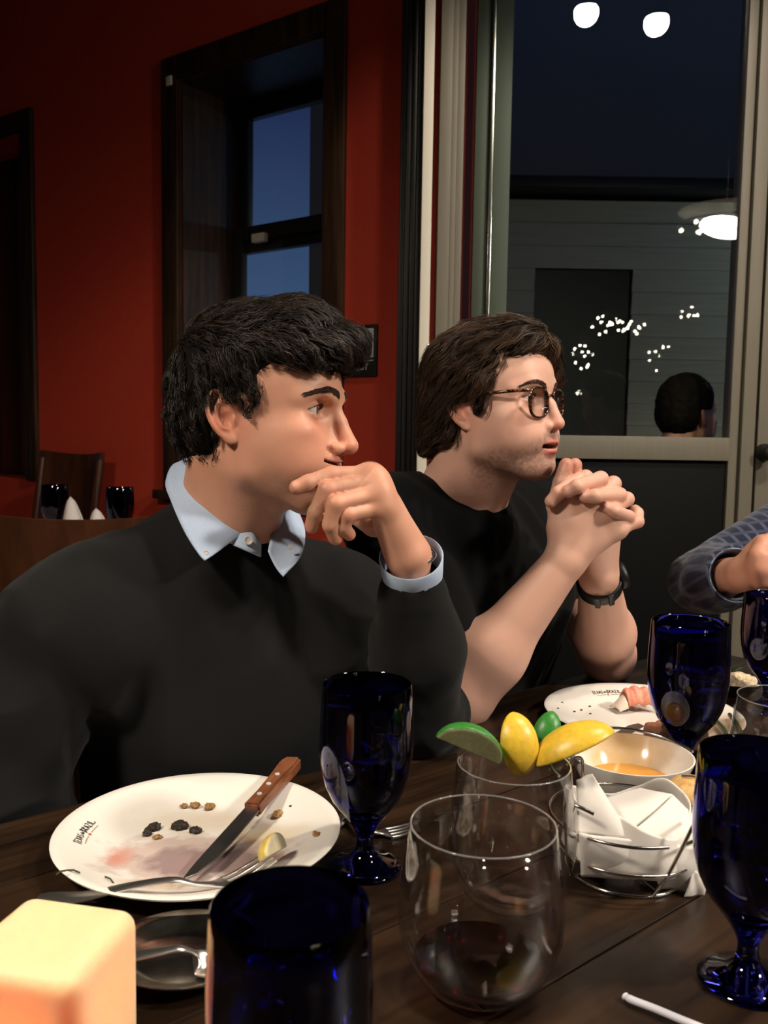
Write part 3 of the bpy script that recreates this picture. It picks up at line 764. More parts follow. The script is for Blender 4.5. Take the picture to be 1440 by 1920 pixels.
nearf = [L((1078, 930, 1.262), (1098, 895, 1.285), (1085, 907, 1.32), (1070, 920, 1.335)),
         L((1108, 938, 1.258), (1150, 907, 1.285), (1140, 914, 1.325), (1122, 925, 1.34)),
         L((1137, 957, 1.258), (1175, 936, 1.283), (1165, 942, 1.325), (1145, 955, 1.34)),
         L((1156, 992, 1.262), (1195, 978, 1.275), (1195, 962, 1.288), (1191, 956, 1.295))]
farf = [L((1085, 937, 1.312), (1086, 899, 1.275), (1048, 924, 1.247), (1033, 940, 1.250)),
        L((1110, 942, 1.312), (1126, 898, 1.27), (1082, 912, 1.234), (1065, 921, 1.238)),
        L((1135, 957, 1.312), (1161, 928, 1.268), (1116, 930, 1.231), (1097, 931, 1.236)),
        L((1150, 985, 1.307), (1178, 969, 1.265), (1152, 958, 1.235), (1138, 951, 1.24))]
nthumb = L((1052, 992, 1.272), (1043, 948, 1.272), (1053, 905, 1.275), (1062, 872, 1.278))
fthumb = L((1072, 992, 1.31), (1070, 948, 1.302), (1074, 905, 1.296), (1078, 872, 1.296))
hnear = hand_node(wrR2, nearf, nthumb, r=1.2); hfar = hand_node(wrL2, farf, fthumb, r=1.2)
body2 = U(0.02, hd2,
    U(0.03, rc(h2(-2.6, 0, -3.5), neck2, 0.060, 0.066), rc(h2(0.8, 0, -6.0), neck2 + vec(0.014, -0.018, -0.01), 0.046, 0.046),
      rc(neck2, neck2 + vec(0, 0.0, -0.12), 0.064, 0.065), rc(neck2 + vec(0, 0.01, -.04), sR2, 0.05, 0.055), rc(neck2 + vec(0, 0.01, -.04), sL2, 0.05, 0.055),
      rc(neck2 + vec(0, 0.0, -0.12), pel2 + vec(0, 0, 0.1), 0.06, 0.06)),
    arm(sR2, elR2, wrR2, (0.058, 0.046, 0.047, 0.029)), arm(sL2, elL2, wrL2, (0.056, 0.043, 0.045, 0.029)))
body2 = U(0.006, body2, hnear); body2 = U(0.0015, body2, hfar)
man2 = empty('person', (float(pel2[0]), float(pel2[1]), 0.0))
tag(man2, 'man in tortoiseshell glasses and a black t-shirt with clasped hands', 'person')
bpy.context.view_layer.update()
b2 = sdf_obj('body', body2, 0.0018, skin2)
pigment(b2, HM2, SKIN_B, np.array((0.10, 0.06, 0.045)), 0.85, mouth_open=0.42, lipc=(0.68, 0.2, 0.15),
        knuckles=[(f[1], 0.008) for f in nearf + farf] + [(f[3], 0.009) for f in farf] + [(nthumb[3], 0.014), (fthumb[3], 0.014)], nails=[(f[3] + vec(-0.001, -0.007, 0.001), 0.0035) for f in farf])
under(b2, man2); eyes(man2, HM2, (14, 4)); lashes(man2, HM2, 0.4)
tee = U(0.05, rc(sR2 + vec(0.03, 0.03, -0.01), sL2 + vec(-0.03, -0.03, -0.01), 0.08, 0.08), rc(neck2 + vec(0, 0.0, -0.035), sR2 + vec(0, 0, 0.002), 0.068, 0.068), rc(neck2 + vec(0.012, -0.012, -0.04), chest2, 0.068, 0.11), rc(neck2 + vec(0, 0, -0.045), sL2, 0.064, 0.066),
        rc(chest2 + vec(-0.05, -0.05, 0), pel2 + vec(-0.05, -0.05, 0), 0.125, 0.14), rc(chest2 + vec(0.05, 0.05, 0), pel2 + vec(0.05, 0.05, 0), 0.125, 0.14))
tee = disp(tee, cloth_noise(14, 14, 5, 0.007, 41), 0.01)
tee = U(0.012, tee, disp(chain([sR2, sR2 + (elR2 - sR2) * 0.72], [0.076, 0.070], 0.02), cloth_noise(12, 12, 14, 0.005, 51), 0.01),
        disp(chain([sL2, sL2 + (elL2 - sL2) * 0.66], [0.074, 0.068], 0.02), cloth_noise(12, 12, 14, 0.005, 61), 0.01))
ax2 = (elR2 - sR2) / np.linalg.norm(elR2 - sR2); ax2l = (elL2 - sL2) / np.linalg.norm(elL2 - sL2)
tee = Sub(0.002, tee, flat_cut(sR2 + (elR2 - sR2) * 0.72, ax2), flat_cut(sL2 + (elL2 - sL2) * 0.66, ax2l))
tee = Sub(0.004, tee, rc(neck2 + vec(0.010, -0.004, 0.034), neck2 + vec(0.01, 0.0, 0.14), 0.070, 0.085))
under(sdf_obj('t_shirt', tee, 0.0033, black_cotton), man2)
# hair
units(True)
cap = U(1.6, ell((-1.0, 0, 5.4), (9.9, 8.7, 8.9)), ell((2.2, 0, 7.2), (7.8, 7.9, 7.2)), ell((-3.5, 0, 0.8), (7.8, 8.3, 7.2)), ell((-6.5, 0, -2.0), (5.0, 6.6, 3.8)), ell((6.2, -0.5, 10.0), (4.2, 5.6, 3.4)))
cap = Sub(1.2, cap, rbox((14.0, -1.2, -3.5), (10.6, 12, 11.8), 3.0))
cap = Sub(0.8, cap, rbox((0.6, 10.0, -8.2), (2.9, 5, 10.4), 1.2), rbox((0.6, -10.0, -8.2), (2.9, 5, 10.4), 1.2), rbox((0, 0, -16.0), (14, 14, 10.6), 1.5), rbox((7, 0, -10), (9.5, 14, 10.0), 1.5))
cap = U(0.9, cap, rc((2.6, -7.6, 4.5), (2.4, -7.2, 0.8), 1.1, 0.7), rc((2.6, 7.6, 4.5), (2.4, 7.2, 0.8), 1.1, 0.7),
        rc((4.5, -6.9, 7.0), (3.2, -7.6, 3.6), 1.4, 1.0), rc((9.2, 3.2, 8.6), (9.0, 5.2, 5.2), 1.6, 1.2), rc((9.0, 5.2, 5.2), (7.6, 6.6, 3.4), 1.2, 0.8), rc((7.5, -3.0, 10.0), (9.2, 2.5, 9.2), 1.7, 1.6),
        rc((-9.2, -3.5, -3.9), (-9.6, 3.5, -3.9), 1.7, 1.7))
units(False)
capn2 = disp(Tf(cap, HM2), lambda p: -0.002 * hashnoise(p * 60, 14) - 0.0012 * hashnoise(p * 150, 16), 0.004)
hair2 = under(sdf_obj('hair', disp(capn2, lambda p: np.full(len(p), 0.003), 0.0), 0.0025, hairb2), man2)
def flow2(q, g_idx, s, phase):
    x, y, z = q.T; sg = np.where(y < -0.5, -1.0, 1.0)
    up = 1 / (1 + np.exp(-(z - 9.0) * 0.7)); fr_ = 1 / (1 + np.exp(-(x - 5) * 0.8))
    d = np.stack([-0.9 + 0.3 * fr_ * (z < 8), 0.35 * sg * up, -0.75 + 0.2 * up], 1)
    return d + 0.3 * np.stack([hashnoise(q * 0.3 + 9, 22), hashnoise(q * 0.3 + 30, 23), hashnoise(q * 0.3 + 60, 25)], 1)
s2 = hair_strands('hair_strands', capn2, HM2, hairm2, None, flow2, 800, 13, lambda q: np.full(len(q), 0.055), 9, 0.00042, (0.0, 0.008), 0.006, 0.9, 0.0040, seed=12, tint=(0.060, 0.034, 0.020))
under(s2, hair2); tag(s2, kind='stuff')
for s_ in (-1, 1):
    under(brow_strands('eyebrow', hd2, HM2, browm, None, [(9.9, s_ * 1.0, 2.9), (9.4, s_ * 2.4, 3.5), (8.4, s_ * 4.0, 3.7), (7.0, s_ * 5.3, 3.1)], 330, 0.006, 0.34, seed=8), man2)
# glasses
def tortoise():
    m = mat('tortoiseshell', (0.1, 0.04, 0.015), 0.12, noise=((220, 220, 220), (0.008, 0.004, 0.003), (0.30, 0.11, 0.03), 0.5, 0.68), coat=0.5); return m
TORT = tortoise(); LENS = thin_glass('lens_glass', (0.97, 0.97, 0.96), 1.5)
gl = empty('glasses', tuple(h2(9, 0, 1))); tag(gl, 'tortoiseshell eyeglasses worn by the man in the t-shirt', 'glasses'); bpy.context.view_layer.update()
def g2(x, y, z): return HM2 @ Vector((x, y, z))
fz = 0.65
for s_ in (-1, 1):
    rim = []
    for a in np.linspace(0, 2 * math.pi, 57)[:-1]:
        ca, sa = math.cos(a), math.sin(a); ex = 0.72
        yy = 2.35 * math.copysign(abs(ca) ** ex, ca); zz = 2.15 * math.copysign(abs(sa) ** ex, sa)
        if sa < 0: yy *= 1 - 0.14 * abs(sa)
        rim.append((10.05 - 0.10 * abs(s_ * 3.15 + yy) + 0.06 * zz - 0.03 * (yy * s_) , s_ * 3.2 + yy, fz + zz))
    under(tube('rim', [g2(*p) for p in rim], 0.0022, TORT, None, 8, closed=True), gl)
    c = g2(10.05 - 0.32, s_ * 3.2, fz)
    vs = [c] + [g2(*p) for p in rim]; k = len(rim)
    lens = mesh_obj('lens', vs, [(0, 1 + i, 1 + (i + 1) % k) for i in range(k)], LENS)
    md = lens.modifiers.new('solid', 'SOLIDIFY'); md.thickness = 0.0015
    under(lens, gl)
    under(tube('temple', [g2(*p) for p in [(9.5, s_ * 5.5, fz + 1.7), (8.3, s_ * 6.9, fz + 1.75), (6.5, s_ * 7.6, fz + 1.75), (2.0, s_ * 7.9, fz + 1.75), (-0.6, s_ * 7.6, fz + 1.5), (-2.4, s_ * 7.4, fz - 0.4), (-3.0, s_ * 7.2, fz - 2.6)]], 0.0026, TORT, None, 8), gl)
under(tube('bridge', [g2(10.0, -0.95, fz + 0.9), g2(10.4, -0.4, fz + 1.2), g2(10.4, 0.4, fz + 1.2), g2(10.0, 0.95, fz + 0.9)], 0.0019, TORT, None, 8), gl)
# watch
rubber = mat('black_rubber', (0.006, 0.006, 0.006), 0.45); wd = (wrL2 - elL2) / np.linalg.norm(wrL2 - elL2)
wc = wrL2 - wd * 0.022
wt = empty('wristwatch', tuple(wc)); tag(wt, 'black rubber wristwatch on the wrist of the man with glasses', 'watch'); bpy.context.view_layer.update()
open_tube('strap', wc, wd, 0.0345, 0.034, -0.011, 0.011, 0.0035, rubber, wt)
qd = Vector(wd).to_track_quat('Z', 'Y').to_matrix().to_4x4()
wside = (vec(0.9, 0.2, 0.1)); wside = wside - wd * (wside @ wd); wside /= np.linalg.norm(wside)
cs = lathe('watch_case', [(0, -0.004), (0.019, -0.004), (0.021, -0.002), (0.021, 0.005), (0.018, 0.008), (0.0165, 0.007), (0, 0.007)], rubber, None, 32)
cs.matrix_world = Matrix.Translation(Vector(wc + wside * 0.034)) @ Vector(wside).to_track_quat('Z', 'Y').to_matrix().to_4x4(); under(cs, wt)
for a in (-0.3, 0.3):
    v_ = vec(-0.1, -0.95, -0.1); v_ = v_ - wd * (v_ @ wd); v_ /= np.linalg.norm(v_)
    lk = box('strap_keeper', (0, 0, 0), (0.008, 0.028, 0.005), rubber, None, 0.001)
    z = (v_ * math.cos(a) + np.cross(wd, v_) * math.sin(a))
    X = np.cross(wd, z)
    lk.matrix_world = Matrix.Translation(Vector(wc + z * 0.035)) @ Matrix((tuple(X), tuple(wd), tuple(z))).transposed().to_4x4(); under(lk, wt)
# ------------------------------------------------------------------ room
red_paint = mat('red_wall_paint', (0.52, 0.045, 0.02), 0.75, noise=((30, 30, 30), (0.50, 0.042, 0.018), (0.55, 0.050, 0.022), 0.3, 0.7), bump=((260, 260, 260), 0.15, 0.002))
dark_wood = mat('dark_stained_wood', (0.03, 0.015, 0.007), 0.45, noise=((40, 40, 3), (0.012, 0.006, 0.003), (0.055, 0.027, 0.012), 0.35, 0.7))
black_paint = mat('black_paint', (0.012, 0.012, 0.011), 0.45)
cream_paint = mat('cream_enamel', (0.72, 0.67, 0.56), 0.5)
khaki = mat('khaki_metal', (0.165, 0.145, 0.108), 0.5, noise=((120, 120, 8), (0.155, 0.136, 0.10), (0.175, 0.155, 0.116), 0.3, 0.7))
ceil_m = mat('dark_ceiling', (0.02, 0.02, 0.022), 0.9)
brown_wall = mat('brown_wall', (0.05, 0.03, 0.02), 0.8)
floor_m = mat('dark_floor', (0.03, 0.02, 0.015), 0.5, noise=((6, 60, 6), (0.02, 0.012, 0.008), (0.05, 0.03, 0.02), 0.35, 0.7))
pane_m = thin_glass('window_glass', (0.93, 0.96, 0.94), 1.52)
WO = Vector((-0.155, 3.0, 0)); WU = Vector((0.813, -0.582, 0)).normalized(); WN = Vector((-WU.y, WU.x, 0))
if WN.y > 0: WN = -WN                                     # towards the room
MW = Matrix.Translation(WO) @ Matrix((WU, -WN, Vector((0, 0, 1)))).transposed().to_4x4()   # local: t, depth into wall, z
def struct(o): o['kind'] = 'structure'; return o
CEIL = 3.55
def wbox(bm, t0, t1, d0, d1, z0, z1): box_bm(bm, ((t0 + t1) / 2, (d0 + d1) / 2, (z0 + z1) / 2), (t1 - t0, d1 - d0, z1 - z0), MW)
W1 = (-0.789, -0.07); W2 = (-1.829 - 0.72, -1.829); WT, WB = 2.475, 0.92
bm = bmesh.new()
for a, b in ((-4.6, W2[0]), (W2[1], W1[0]), (W1[1], 0.385)): wbox(bm, a, b, 0, 0.34, 0, CEIL)
for a, b in (W1, W2):
    wbox(bm, a, b, 0, 0.34, WT, CEIL); wbox(bm, a, b, 0, 0.34, 0, WB)
struct(bm_obj('wall_left', bm, red_paint))
def window(name, a, b):
    root = struct(empty(name, MW @ Vector(((a + b) / 2, 0, WB)))); bpy.context.view_layer.update()
    def pc(nm, t0, t1, d0, d1, z0, z1, m, bv=0.004):
        o = box(nm, ((t0 + t1) / 2, (d0 + d1) / 2, (z0 + z1) / 2), (t1 - t0, d1 - d0, z1 - z0), m, None, bv, MW); return under(o, root)
    c = 0.088
    pc('casing', a - c, a, -0.022, 0.0, WB - 0.05, WT + c, dark_wood); pc('casing', b, b + c, -0.022, 0.0, WB - 0.05, WT + c, dark_wood)
    pc('casing', a, b, -0.022, 0.0, WT, WT + c, dark_wood); pc('sill', a - c - 0.02, b + c + 0.02, -0.06, 0.3, WB - 0.035, WB, dark_wood)
    e = 0.012
    pc('reveal', a, a + e, 0.0, 0.34, WB, WT, dark_wood, 0); pc('reveal', b - e, b, 0.0, 0.34, WB, WT, dark_wood, 0); pc('reveal', a + e, b - e, 0.0, 0.34, WT - e, WT, dark_wood, 0)
    a2, b2 = a + e, b - e; mr = 1.93
    for d, z0, z1 in ((0.30, mr - 0.05, WT - e), (0.262, WB, mr + 0.045)):
        sw = 0.045 if d > 0.28 else 0.05
        pc('sash', a2, a2 + sw, d, d + 0.035, z0, z1, black_paint); pc('sash', b2 - sw, b2, d, d + 0.035, z0, z1, black_paint)
        pc('sash', a2 + sw, b2 - sw, d, d + 0.035, z1 - 0.055, z1, black_paint); pc('sash', a2 + sw, b2 - sw, d, d + 0.035, z0, z0 + 0.05, black_paint)
        pc('pane', a2 + sw, b2 - sw, d + 0.014, d + 0.019, z0 + 0.05, z1 - 0.055, pane_m, 0)
    lk = pc('sash_lock', a2 + 0.13, a2 + 0.20, 0.235, 0.26, mr - 0.03, mr + 0.005, cream_paint, 0.005)
    pc('corner_bracket', a - 0.05, a - 0.02, -0.03, -0.022, WT - 0.02, WT + 0.015, cream_paint, 0.003)
    return root
window('window_1', *W1)
d4 = struct(empty('door_4', MW @ Vector(((W2[0] + W2[1]) / 2, 0, 0)))); bpy.context.view_layer.update()
for t0_, t1_, z0_, z1_, dd in ((W2[0] - 0.088, W2[0], WB, WT + 0.088, -0.022), (W2[1], W2[1] + 0.088, WB, WT + 0.088, -0.022), (W2[0], W2[1], WT, WT + 0.088, -0.022)):
    under(box('casing', ((t0_ + t1_) / 2, dd / 2, (z0_ + z1_) / 2), (t1_ - t0_, 0.022, z1_ - z0_), dark_wood, None, 0.004, MW), d4)
for k in range(4):
    w_ = (W2[1] - W2[0]) / 4; under(box('board', (W2[0] + w_ * (k + 0.5), 0.2, (WB + WT) / 2), (w_ - 0.004, 0.03, WT - WB), black_paint, None, 0.004, MW), d4)
# black grooved post and cream door edge in front of the red wall
def X(px, Y): return P(px, 500, Y).x
p0, p1 = X(747, 2.79), X(787, 2.79)
post = struct(empty('trim_1', (p0, 2.79, 0))); bpy.context.view_layer.update()
for i in range(4):
    w = (p1 - p0) / 4; under(box('reed', (p0 + w * (i + 0.5), 2.805 - 0.004 * (i % 2), CEIL / 2), (w * 0.9, 0.04, CEIL - 0.01), black_paint, None, 0.003), post)
under(box('backing', ((p0 + p1) / 2, 2.83, CEIL / 2), (p1 - p0, 0.03, CEIL - 0.01), black_paint), post)
c0, c1 = X(788, 2.65), X(807, 2.65)
edge = struct(empty('trim_2', (c0, 2.65, 0))); bpy.context.view_layer.update()
under(box('edge_strip', ((c0 + c1) / 2, 2.655, CEIL / 2), (c1 - c0, 0.035, CEIL - 0.01), cream_paint, None, 0.004), edge)
for z in (0.35, 1.37, 2.92): under(box('hinge', (c1 + 0.002, 2.637, z), (0.012, 0.012, 0.1), silver, None, 0.003), edge)
# glazed door
d1 = struct(empty('door_1', (X(1100, GY), GY, 0))); bpy.context.view_layer.update()
j0, j1, s0, s1 = X(818, GY), X(864, GY), X(1380, GY), X(1424, GY)
def dp(nm, x0, x1, y0, y1, z0, z1, m, bv=0.003, root=d1):
    return under(box(nm, ((x0 + x1) / 2, (y0 + y1) / 2, (z0 + z1) / 2), (x1 - x0, y1 - y0, z1 - z0), m, None, bv), root)
kick_m = mat('black_panel', (0.004, 0.004, 0.004), 0.6, spec=0.15)
RZ0, RZ1, KZ = 1.085, 1.155, 0.28
dp('stile', j0, j0 + 0.035, GY - 0.03, GY + 0.05, 0, CEIL - 0.01, khaki); dp('stile', j0 + 0.033, j0 + 0.052, GY - 0.018, GY + 0.045, 0, CEIL - 0.01, khaki); dp('glazing_bead', j0 + 0.05, j1, GY - 0.006, GY + 0.03, 0, CEIL - 0.01, khaki)
dp('stile', s0, s0 + 0.028, GY - 0.012, GY + 0.05, 0, CEIL - 0.01, khaki); dp('stile', s0 + 0.03, s1, GY - 0.03, GY + 0.05, 0, CEIL - 0.01, khaki)
dp('rail', j1, s0, GY - 0.02, GY + 0.04, RZ0, RZ1, khaki); dp('rail', j1, s0, GY - 0.02, GY + 0.04, CEIL - 0.1, CEIL - 0.01, khaki); dp('rail', j1, s0, GY - 0.02, GY + 0.04, 0.0, KZ, khaki)
dp('pane', j1, s0, GY, GY + 0.006, RZ1, CEIL - 0.1, pane_m, 0)
dp('kick_panel', j1, s0, GY + 0.002, GY + 0.02, KZ, RZ0, kick_m, 0.002)
# second leaf at the right edge with a lever handle
d2 = struct(empty('door_2', (s1 + 0.2, GY, 0))); bpy.context.view_layer.update()
dp('stile', s1 + 0.012, s1 + 0.10, GY - 0.02, GY + 0.05, 0, CEIL - 0.01, khaki, root=d2); dp('stile', 2.2, 2.29, GY - 0.02, GY + 0.05, 0, CEIL - 0.01, khaki, root=d2)
dp('rail', s1 + 0.10, 2.2, GY - 0.02, GY + 0.04, RZ0, RZ1, khaki, root=d2); dp('rail', s1 + 0.10, 2.2, GY - 0.02, GY + 0.04, 0, KZ, khaki, root=d2); dp('rail', s1 + 0.10, 2.2, GY - 0.02, GY + 0.04, CEIL - 0.1, CEIL - 0.01, khaki, root=d2)
dp('pane', s1 + 0.10, 2.2, GY, GY + 0.006, RZ1, CEIL - 0.1, pane_m, 0, d2); dp('kick_panel', s1 + 0.10, 2.2, GY + 0.002, GY + 0.02, KZ, RZ0, kick_m, 0.002, d2)
hp = P(1432, 848, GY - 0.03)
hr = lathe('handle_rose', [(0, 0), (0.026, 0), (0.026, 0.006), (0.018, 0.014), (0.012, 0.03), (0.02, 0.036), (0.024, 0.05), (0.016, 0.06), (0, 0.062)], black_paint, None, 32)
hr.matrix_world = Matrix.Translation(hp) @ Matrix.Rotation(R(90), 4, 'X'); under(hr, d2)
# sliding leaf edge standing behind the glass
d3 = struct(empty('door_3', (X(895, 2.84), 2.84, 0))); bpy.context.view_layer.update()
green_metal = mat('green_grey_metal', (0.10, 0.115, 0.09), 0.5)
dp('stile', X(884, 2.84), X(911, 2.84), 2.82, 2.86, 0, CEIL - 0.02, green_metal, 0.003, d3); dp('edge_strip', X(912, 2.82), X(918, 2.82), 2.80, 2.84, 0, CEIL - 0.02, silver, 0.001, d3); dp('stile', X(919, 2.86), X(950, 2.86), 2.84, 2.87, 0, CEIL - 0.02, green_metal, 0.003, d3)
# shell of the room
box('floor', (0, 0.4, -0.03), (9.0, 11.6, 0.06), floor_m)['kind'] = 'structure'
into = -WN; ca_ = WO + WU * 0.385 + into * 0.3; cb_ = WO + WU * (-4.6) + into * 0.3
cpoly = [(-4.25, -5.15), (4.45, -5.15), (4.45, 2.78), (ca_.x, 2.78), (ca_.x, ca_.y), (cb_.x, cb_.y), (-4.25, cb_.y)]
mesh_obj('ceiling', [(x, y, CEIL) for x, y in cpoly] + [(x, y, CEIL + 0.06) for x, y in cpoly], [tuple(range(7))[::-1], tuple(range(7, 14))] + [(i, (i + 1) % 7, 7 + (i + 1) % 7, 7 + i) for i in range(7)], ceil_m, None, False)['kind'] = 'structure'
box('wall_back', (0.2, -5.1, CEIL / 2), (8.6, 0.1, CEIL), brown_wall)['kind'] = 'structure'
box('wall_right', (4.4, -1.3, CEIL / 2), (0.1, 7.6, CEIL), brown_wall)['kind'] = 'structure'
box('wall_far_left', (-4.2, 0.2, CEIL / 2), (0.1, 10.6, CEIL), brown_wall)['kind'] = 'structure'
box('wall_front', (3.35, GY + 0.05, CEIL / 2), (2.1, 0.1, CEIL), brown_wall)['kind'] = 'structure'
# added wooden wall outside, in place of reflected restaurant walls: every board a piece
sid = mat('pale_siding', (0.46, 0.45, 0.36), 0.7, noise=((3, 3, 60), (0.42, 0.41, 0.32), (0.50, 0.49, 0.40), 0.3, 0.7))
sky_screen_m = mat('sky_screen_grey', (0.20, 0.20, 0.185), 0.8)
hb = empty('backdrop', (2.3, 5.6, 0)); tag(hb, 'dim building with pale horizontal siding standing in for walls reflected in the glazed door', 'backdrop'); bpy.context.view_layer.update()
ox0, ox1, otop = X(1005, 5.55), X(1190, 5.55), 2.24
nb = 19; bh = 2.62 / nb
for i in range(nb):
    z = (i + 0.5) * bh
    for a, b in (((0.2, ox0), (ox1, 4.4)) if z < otop else ((0.2, 4.4),)):
        o = box('siding_board', ((a + b) / 2, 5.6, z), (b - a, 0.03, bh - 0.004), sid, None, 0.0, Matrix.Translation((0, 5.6, z)) @ Matrix.Rotation(R(7), 4, 'X') @ Matrix.Translation((0, -5.6, -z))); under(o, hb)
under(box('door_leaf', ((ox0 + ox1) / 2, 5.66, otop / 2), (ox1 - ox0, 0.04, otop), black_paint), hb)
under(box('sky_screen_wall', (2.2, 5.72, 3.0), (5.4, 0.06, 6.0), sky_screen_m), hb)  # tall dark wall added to hide the sky and darken the glass
under(box('roof', (2.5, 5.75, 2.68), (4.2, 0.7, 0.07), black_paint, None, 0.01), hb)
pl_ = empty('siding_fill_lamp', (3.3, 5.35, 2.3)); tag(pl_, 'unseen lamp added to brighten the siding of the building outside', 'lamp'); bpy.context.view_layer.update()  # made-up lamp outside the frame, added to brighten the siding
under(box('bracket', (3.3, 5.5, 2.33), (0.05, 0.16, 0.05), black_paint, None, 0.006), pl_); lathe('shade', [(0.0, 0.06), (0.03, 0.05), (0.07, 0.0), (0.066, 0.0), (0.028, 0.045), (0.0, 0.052)], black_paint, pl_, 32)
pbm = bmesh.new(); bmesh.ops.create_uvsphere(pbm, u_segments=16, v_segments=10, radius=0.03); bm_obj('bulb', pbm, mat('siding_fill_glow', (1, 1, 1), 0.5, emit=(0.8, 0.95, 1.0), estr=20), pl_, True, (0, 0, 0.0))
ppl = light('siding_fill_light', 'POINT', (0, 0, -0.06), 22, (0.82, 0.95, 1.0), None, 0.03); ppl.parent = pl_
# escape plan on the red wall
wl_ = lambda px: None
sg = empty('wall_sign', tuple(P(685, 660, 2.93))); tag(sg, 'small black EXIT plan sign on the red wall beside the man in the sweater', 'sign'); bpy.context.view_layer.update()
def on_wall(px, py, off=0.0):
    v = ray(px, py); o = Vector((0, 0, CZ)); t = (WO + WN * off - o).dot(WN) / v.dot(WN); q = o + v * t
    return (q - WO).dot(WU), q.z
t0, z1 = on_wall(657, 612); t1, z0 = on_wall(709, 705)
sb = box('plaque', ((t0 + t1) / 2, -0.008, (z0 + z1) / 2), (t1 - t0, 0.014, z1 - z0), black_paint, None, 0.003, MW); under(sb, sg)
white_print = mat('white_print', (0.62, 0.62, 0.62), 0.5); grey_print = mat('grey_print', (0.12, 0.12, 0.13), 0.5)
w_, h_ = t1 - t0, z1 - z0
under(box('picture', ((t0 + t1) / 2, -0.0155, z0 + h_ * 0.64), (w_ * 0.84, 0.001, h_ * 0.56), white_print, None, 0, MW), sg)
for i, (fx, fw, fh) in enumerate(((-0.25, 0.10, 0.50), (-0.06, 0.06, 0.42), (0.10, 0.09, 0.5), (0.27, 0.05, 0.3))):
    under(box('picture_mark', ((t0 + t1) / 2 + fx * w_, -0.0164, z0 + h_ * (0.37 + fh * 0.5)), (w_ * fw, 0.0008, h_ * fh), grey_print, None, 0, MW), sg)
under(box('rule', ((t0 + t1) / 2, -0.0155, z0 + h_ * 0.30), (w_ * 0.84, 0.001, h_ * 0.015), white_print, None, 0, MW), sg)
def text_mesh(name, s, size, M, m, root):
    cu = bpy.data.curves.new(name, 'FONT'); cu.body = s; cu.size = size; cu.align_x = 'CENTER'; cu.align_y = 'CENTER'; cu.extrude = 0.0004
    o = bpy.data.objects.new(name, cu); COL.objects.link(o); bpy.context.view_layer.update()
    me = bpy.data.meshes.new_from_object(o.evaluated_get(bpy.context.evaluated_depsgraph_get())); bpy.data.objects.remove(o)
    q = bpy.data.objects.new(name, me); COL.objects.link(q); me.materials.clear(); me.materials.append(m); q.matrix_world = M; return under(q, root)
text_mesh('lettering', 'EXIT', h_ * 0.17, MW @ Matrix.Translation(((t0 + t1) / 2, -0.0158, z0 + h_ * 0.17)) @ Matrix.Rotation(R(90), 4, 'X'), white_print, sg)

# ------------------------------------------------------------------ lamps
bulb_m = mat('lamp_glow', (1, 1, 1), 0.5, emit=(1.0, 0.93, 0.82), estr=60.0)
spark_m = mat('bulb_glow', (1, 1, 1), 0.5, emit=(1.0, 0.88, 0.68), estr=55.0)
for nm, pos, lab in (('a', SPOT_A, 'black ceiling spotlight nearest the glazed door panel edge'), ('b', SPOT_B, 'black ceiling spotlight left of the other spotlight')):
    r0 = empty('ceiling_spotlight', tuple(pos)); tag(r0, lab, 'lamp', 'ceiling spotlights'); bpy.context.view_layer.update()
    lathe('housing', [(0.0, CEIL - pos.z), (0.05, CEIL - pos.z), (0.055, 0.1), (0.06, -0.005), (0.055, -0.008), (0.05, 0.02), (0.0, 0.03)], black_paint, r0, 32)
    lathe('lens', [(0.0, 0.006), (0.03, 0.004), (0.048, 0.012), (0.0, 0.02)], bulb_m, r0, 24)
crystal = mat('pale_capiz', (0.75, 0.70, 0.58), 0.3, emit=(1.0, 0.85, 0.6), estr=0.35)
def chandelier(name, pos, rx, n, label, br=0.013, dish=False, seed=1, hz=0.12):
    g = random.Random(seed); r0 = empty(name, tuple(pos)); tag(r0, label, 'lamp', 'hanging chandeliers'); bpy.context.view_layer.update()
    tube('cable', [(0, 0, 0.05), (0, 0, CEIL - pos.z)], 0.004, black_paint, r0, 6)
    lathe('canopy', [(0, CEIL - pos.z), (0.06, CEIL - pos.z), (0.05, CEIL - pos.z - 0.03), (0.0, CEIL - pos.z - 0.035)], black_paint, r0, 24)
    for k, (rr, z) in enumerate(((rx, 0.0), (rx * 0.62, 0.05 + hz * 0.3))):
        tube('ring', [(rr * math.cos(a), rr * math.sin(a), z) for a in np.linspace(0, 2 * math.pi, 33)[:-1]], 0.006, black_paint, r0, 6, closed=True)
    for k in range(3):
        a = k * 2.094; tube('strut', [(rx * math.cos(a), rx * math.sin(a), 0), (0, 0, hz + 0.1)], 0.003, black_paint, r0, 5)
    bm = bmesh.new(); bmesh.ops.create_icosphere(bm, subdivisions=1, radius=br); me = None
    b0 = bm_obj('bulb', bm, spark_m, r0, True)
    for k in range(n):
        a = k * 2.39996; rr = rx * math.sqrt((k + 0.5) / n)
        o = b0 if k == 0 else b0.copy()
        if k: COL.objects.link(o)
        o.location = (rr * math.cos(a), rr * math.sin(a), g.uniform(-hz, hz) * 0.5 - 0.02)
    if dish: lathe('dish', [(0.0, 0.02), (rx * 0.55, 0.035), (rx, 0.075), (rx + 0.004, 0.08), (rx * 0.55, 0.04), (0.0, 0.026)], crystal, r0, 48)
    return r0
chandelier('chandelier', mir(1162, 605, 7.0), 0.21, 26, 'round cluster chandelier hanging behind the camera, widest of the reflected light clusters', 0.012, seed=1)
chandelier('chandelier', mir(1092, 665, 7.2), 0.10, 12, 'narrow upper cluster chandelier reflected beside the man with glasses', 0.012, seed=2, hz=0.2)
chandelier('chandelier', mir(1096, 735, 7.4), 0.08, 9, 'narrow lower cluster chandelier reflected level with the eyeglasses', 0.012, seed=3, hz=0.08)
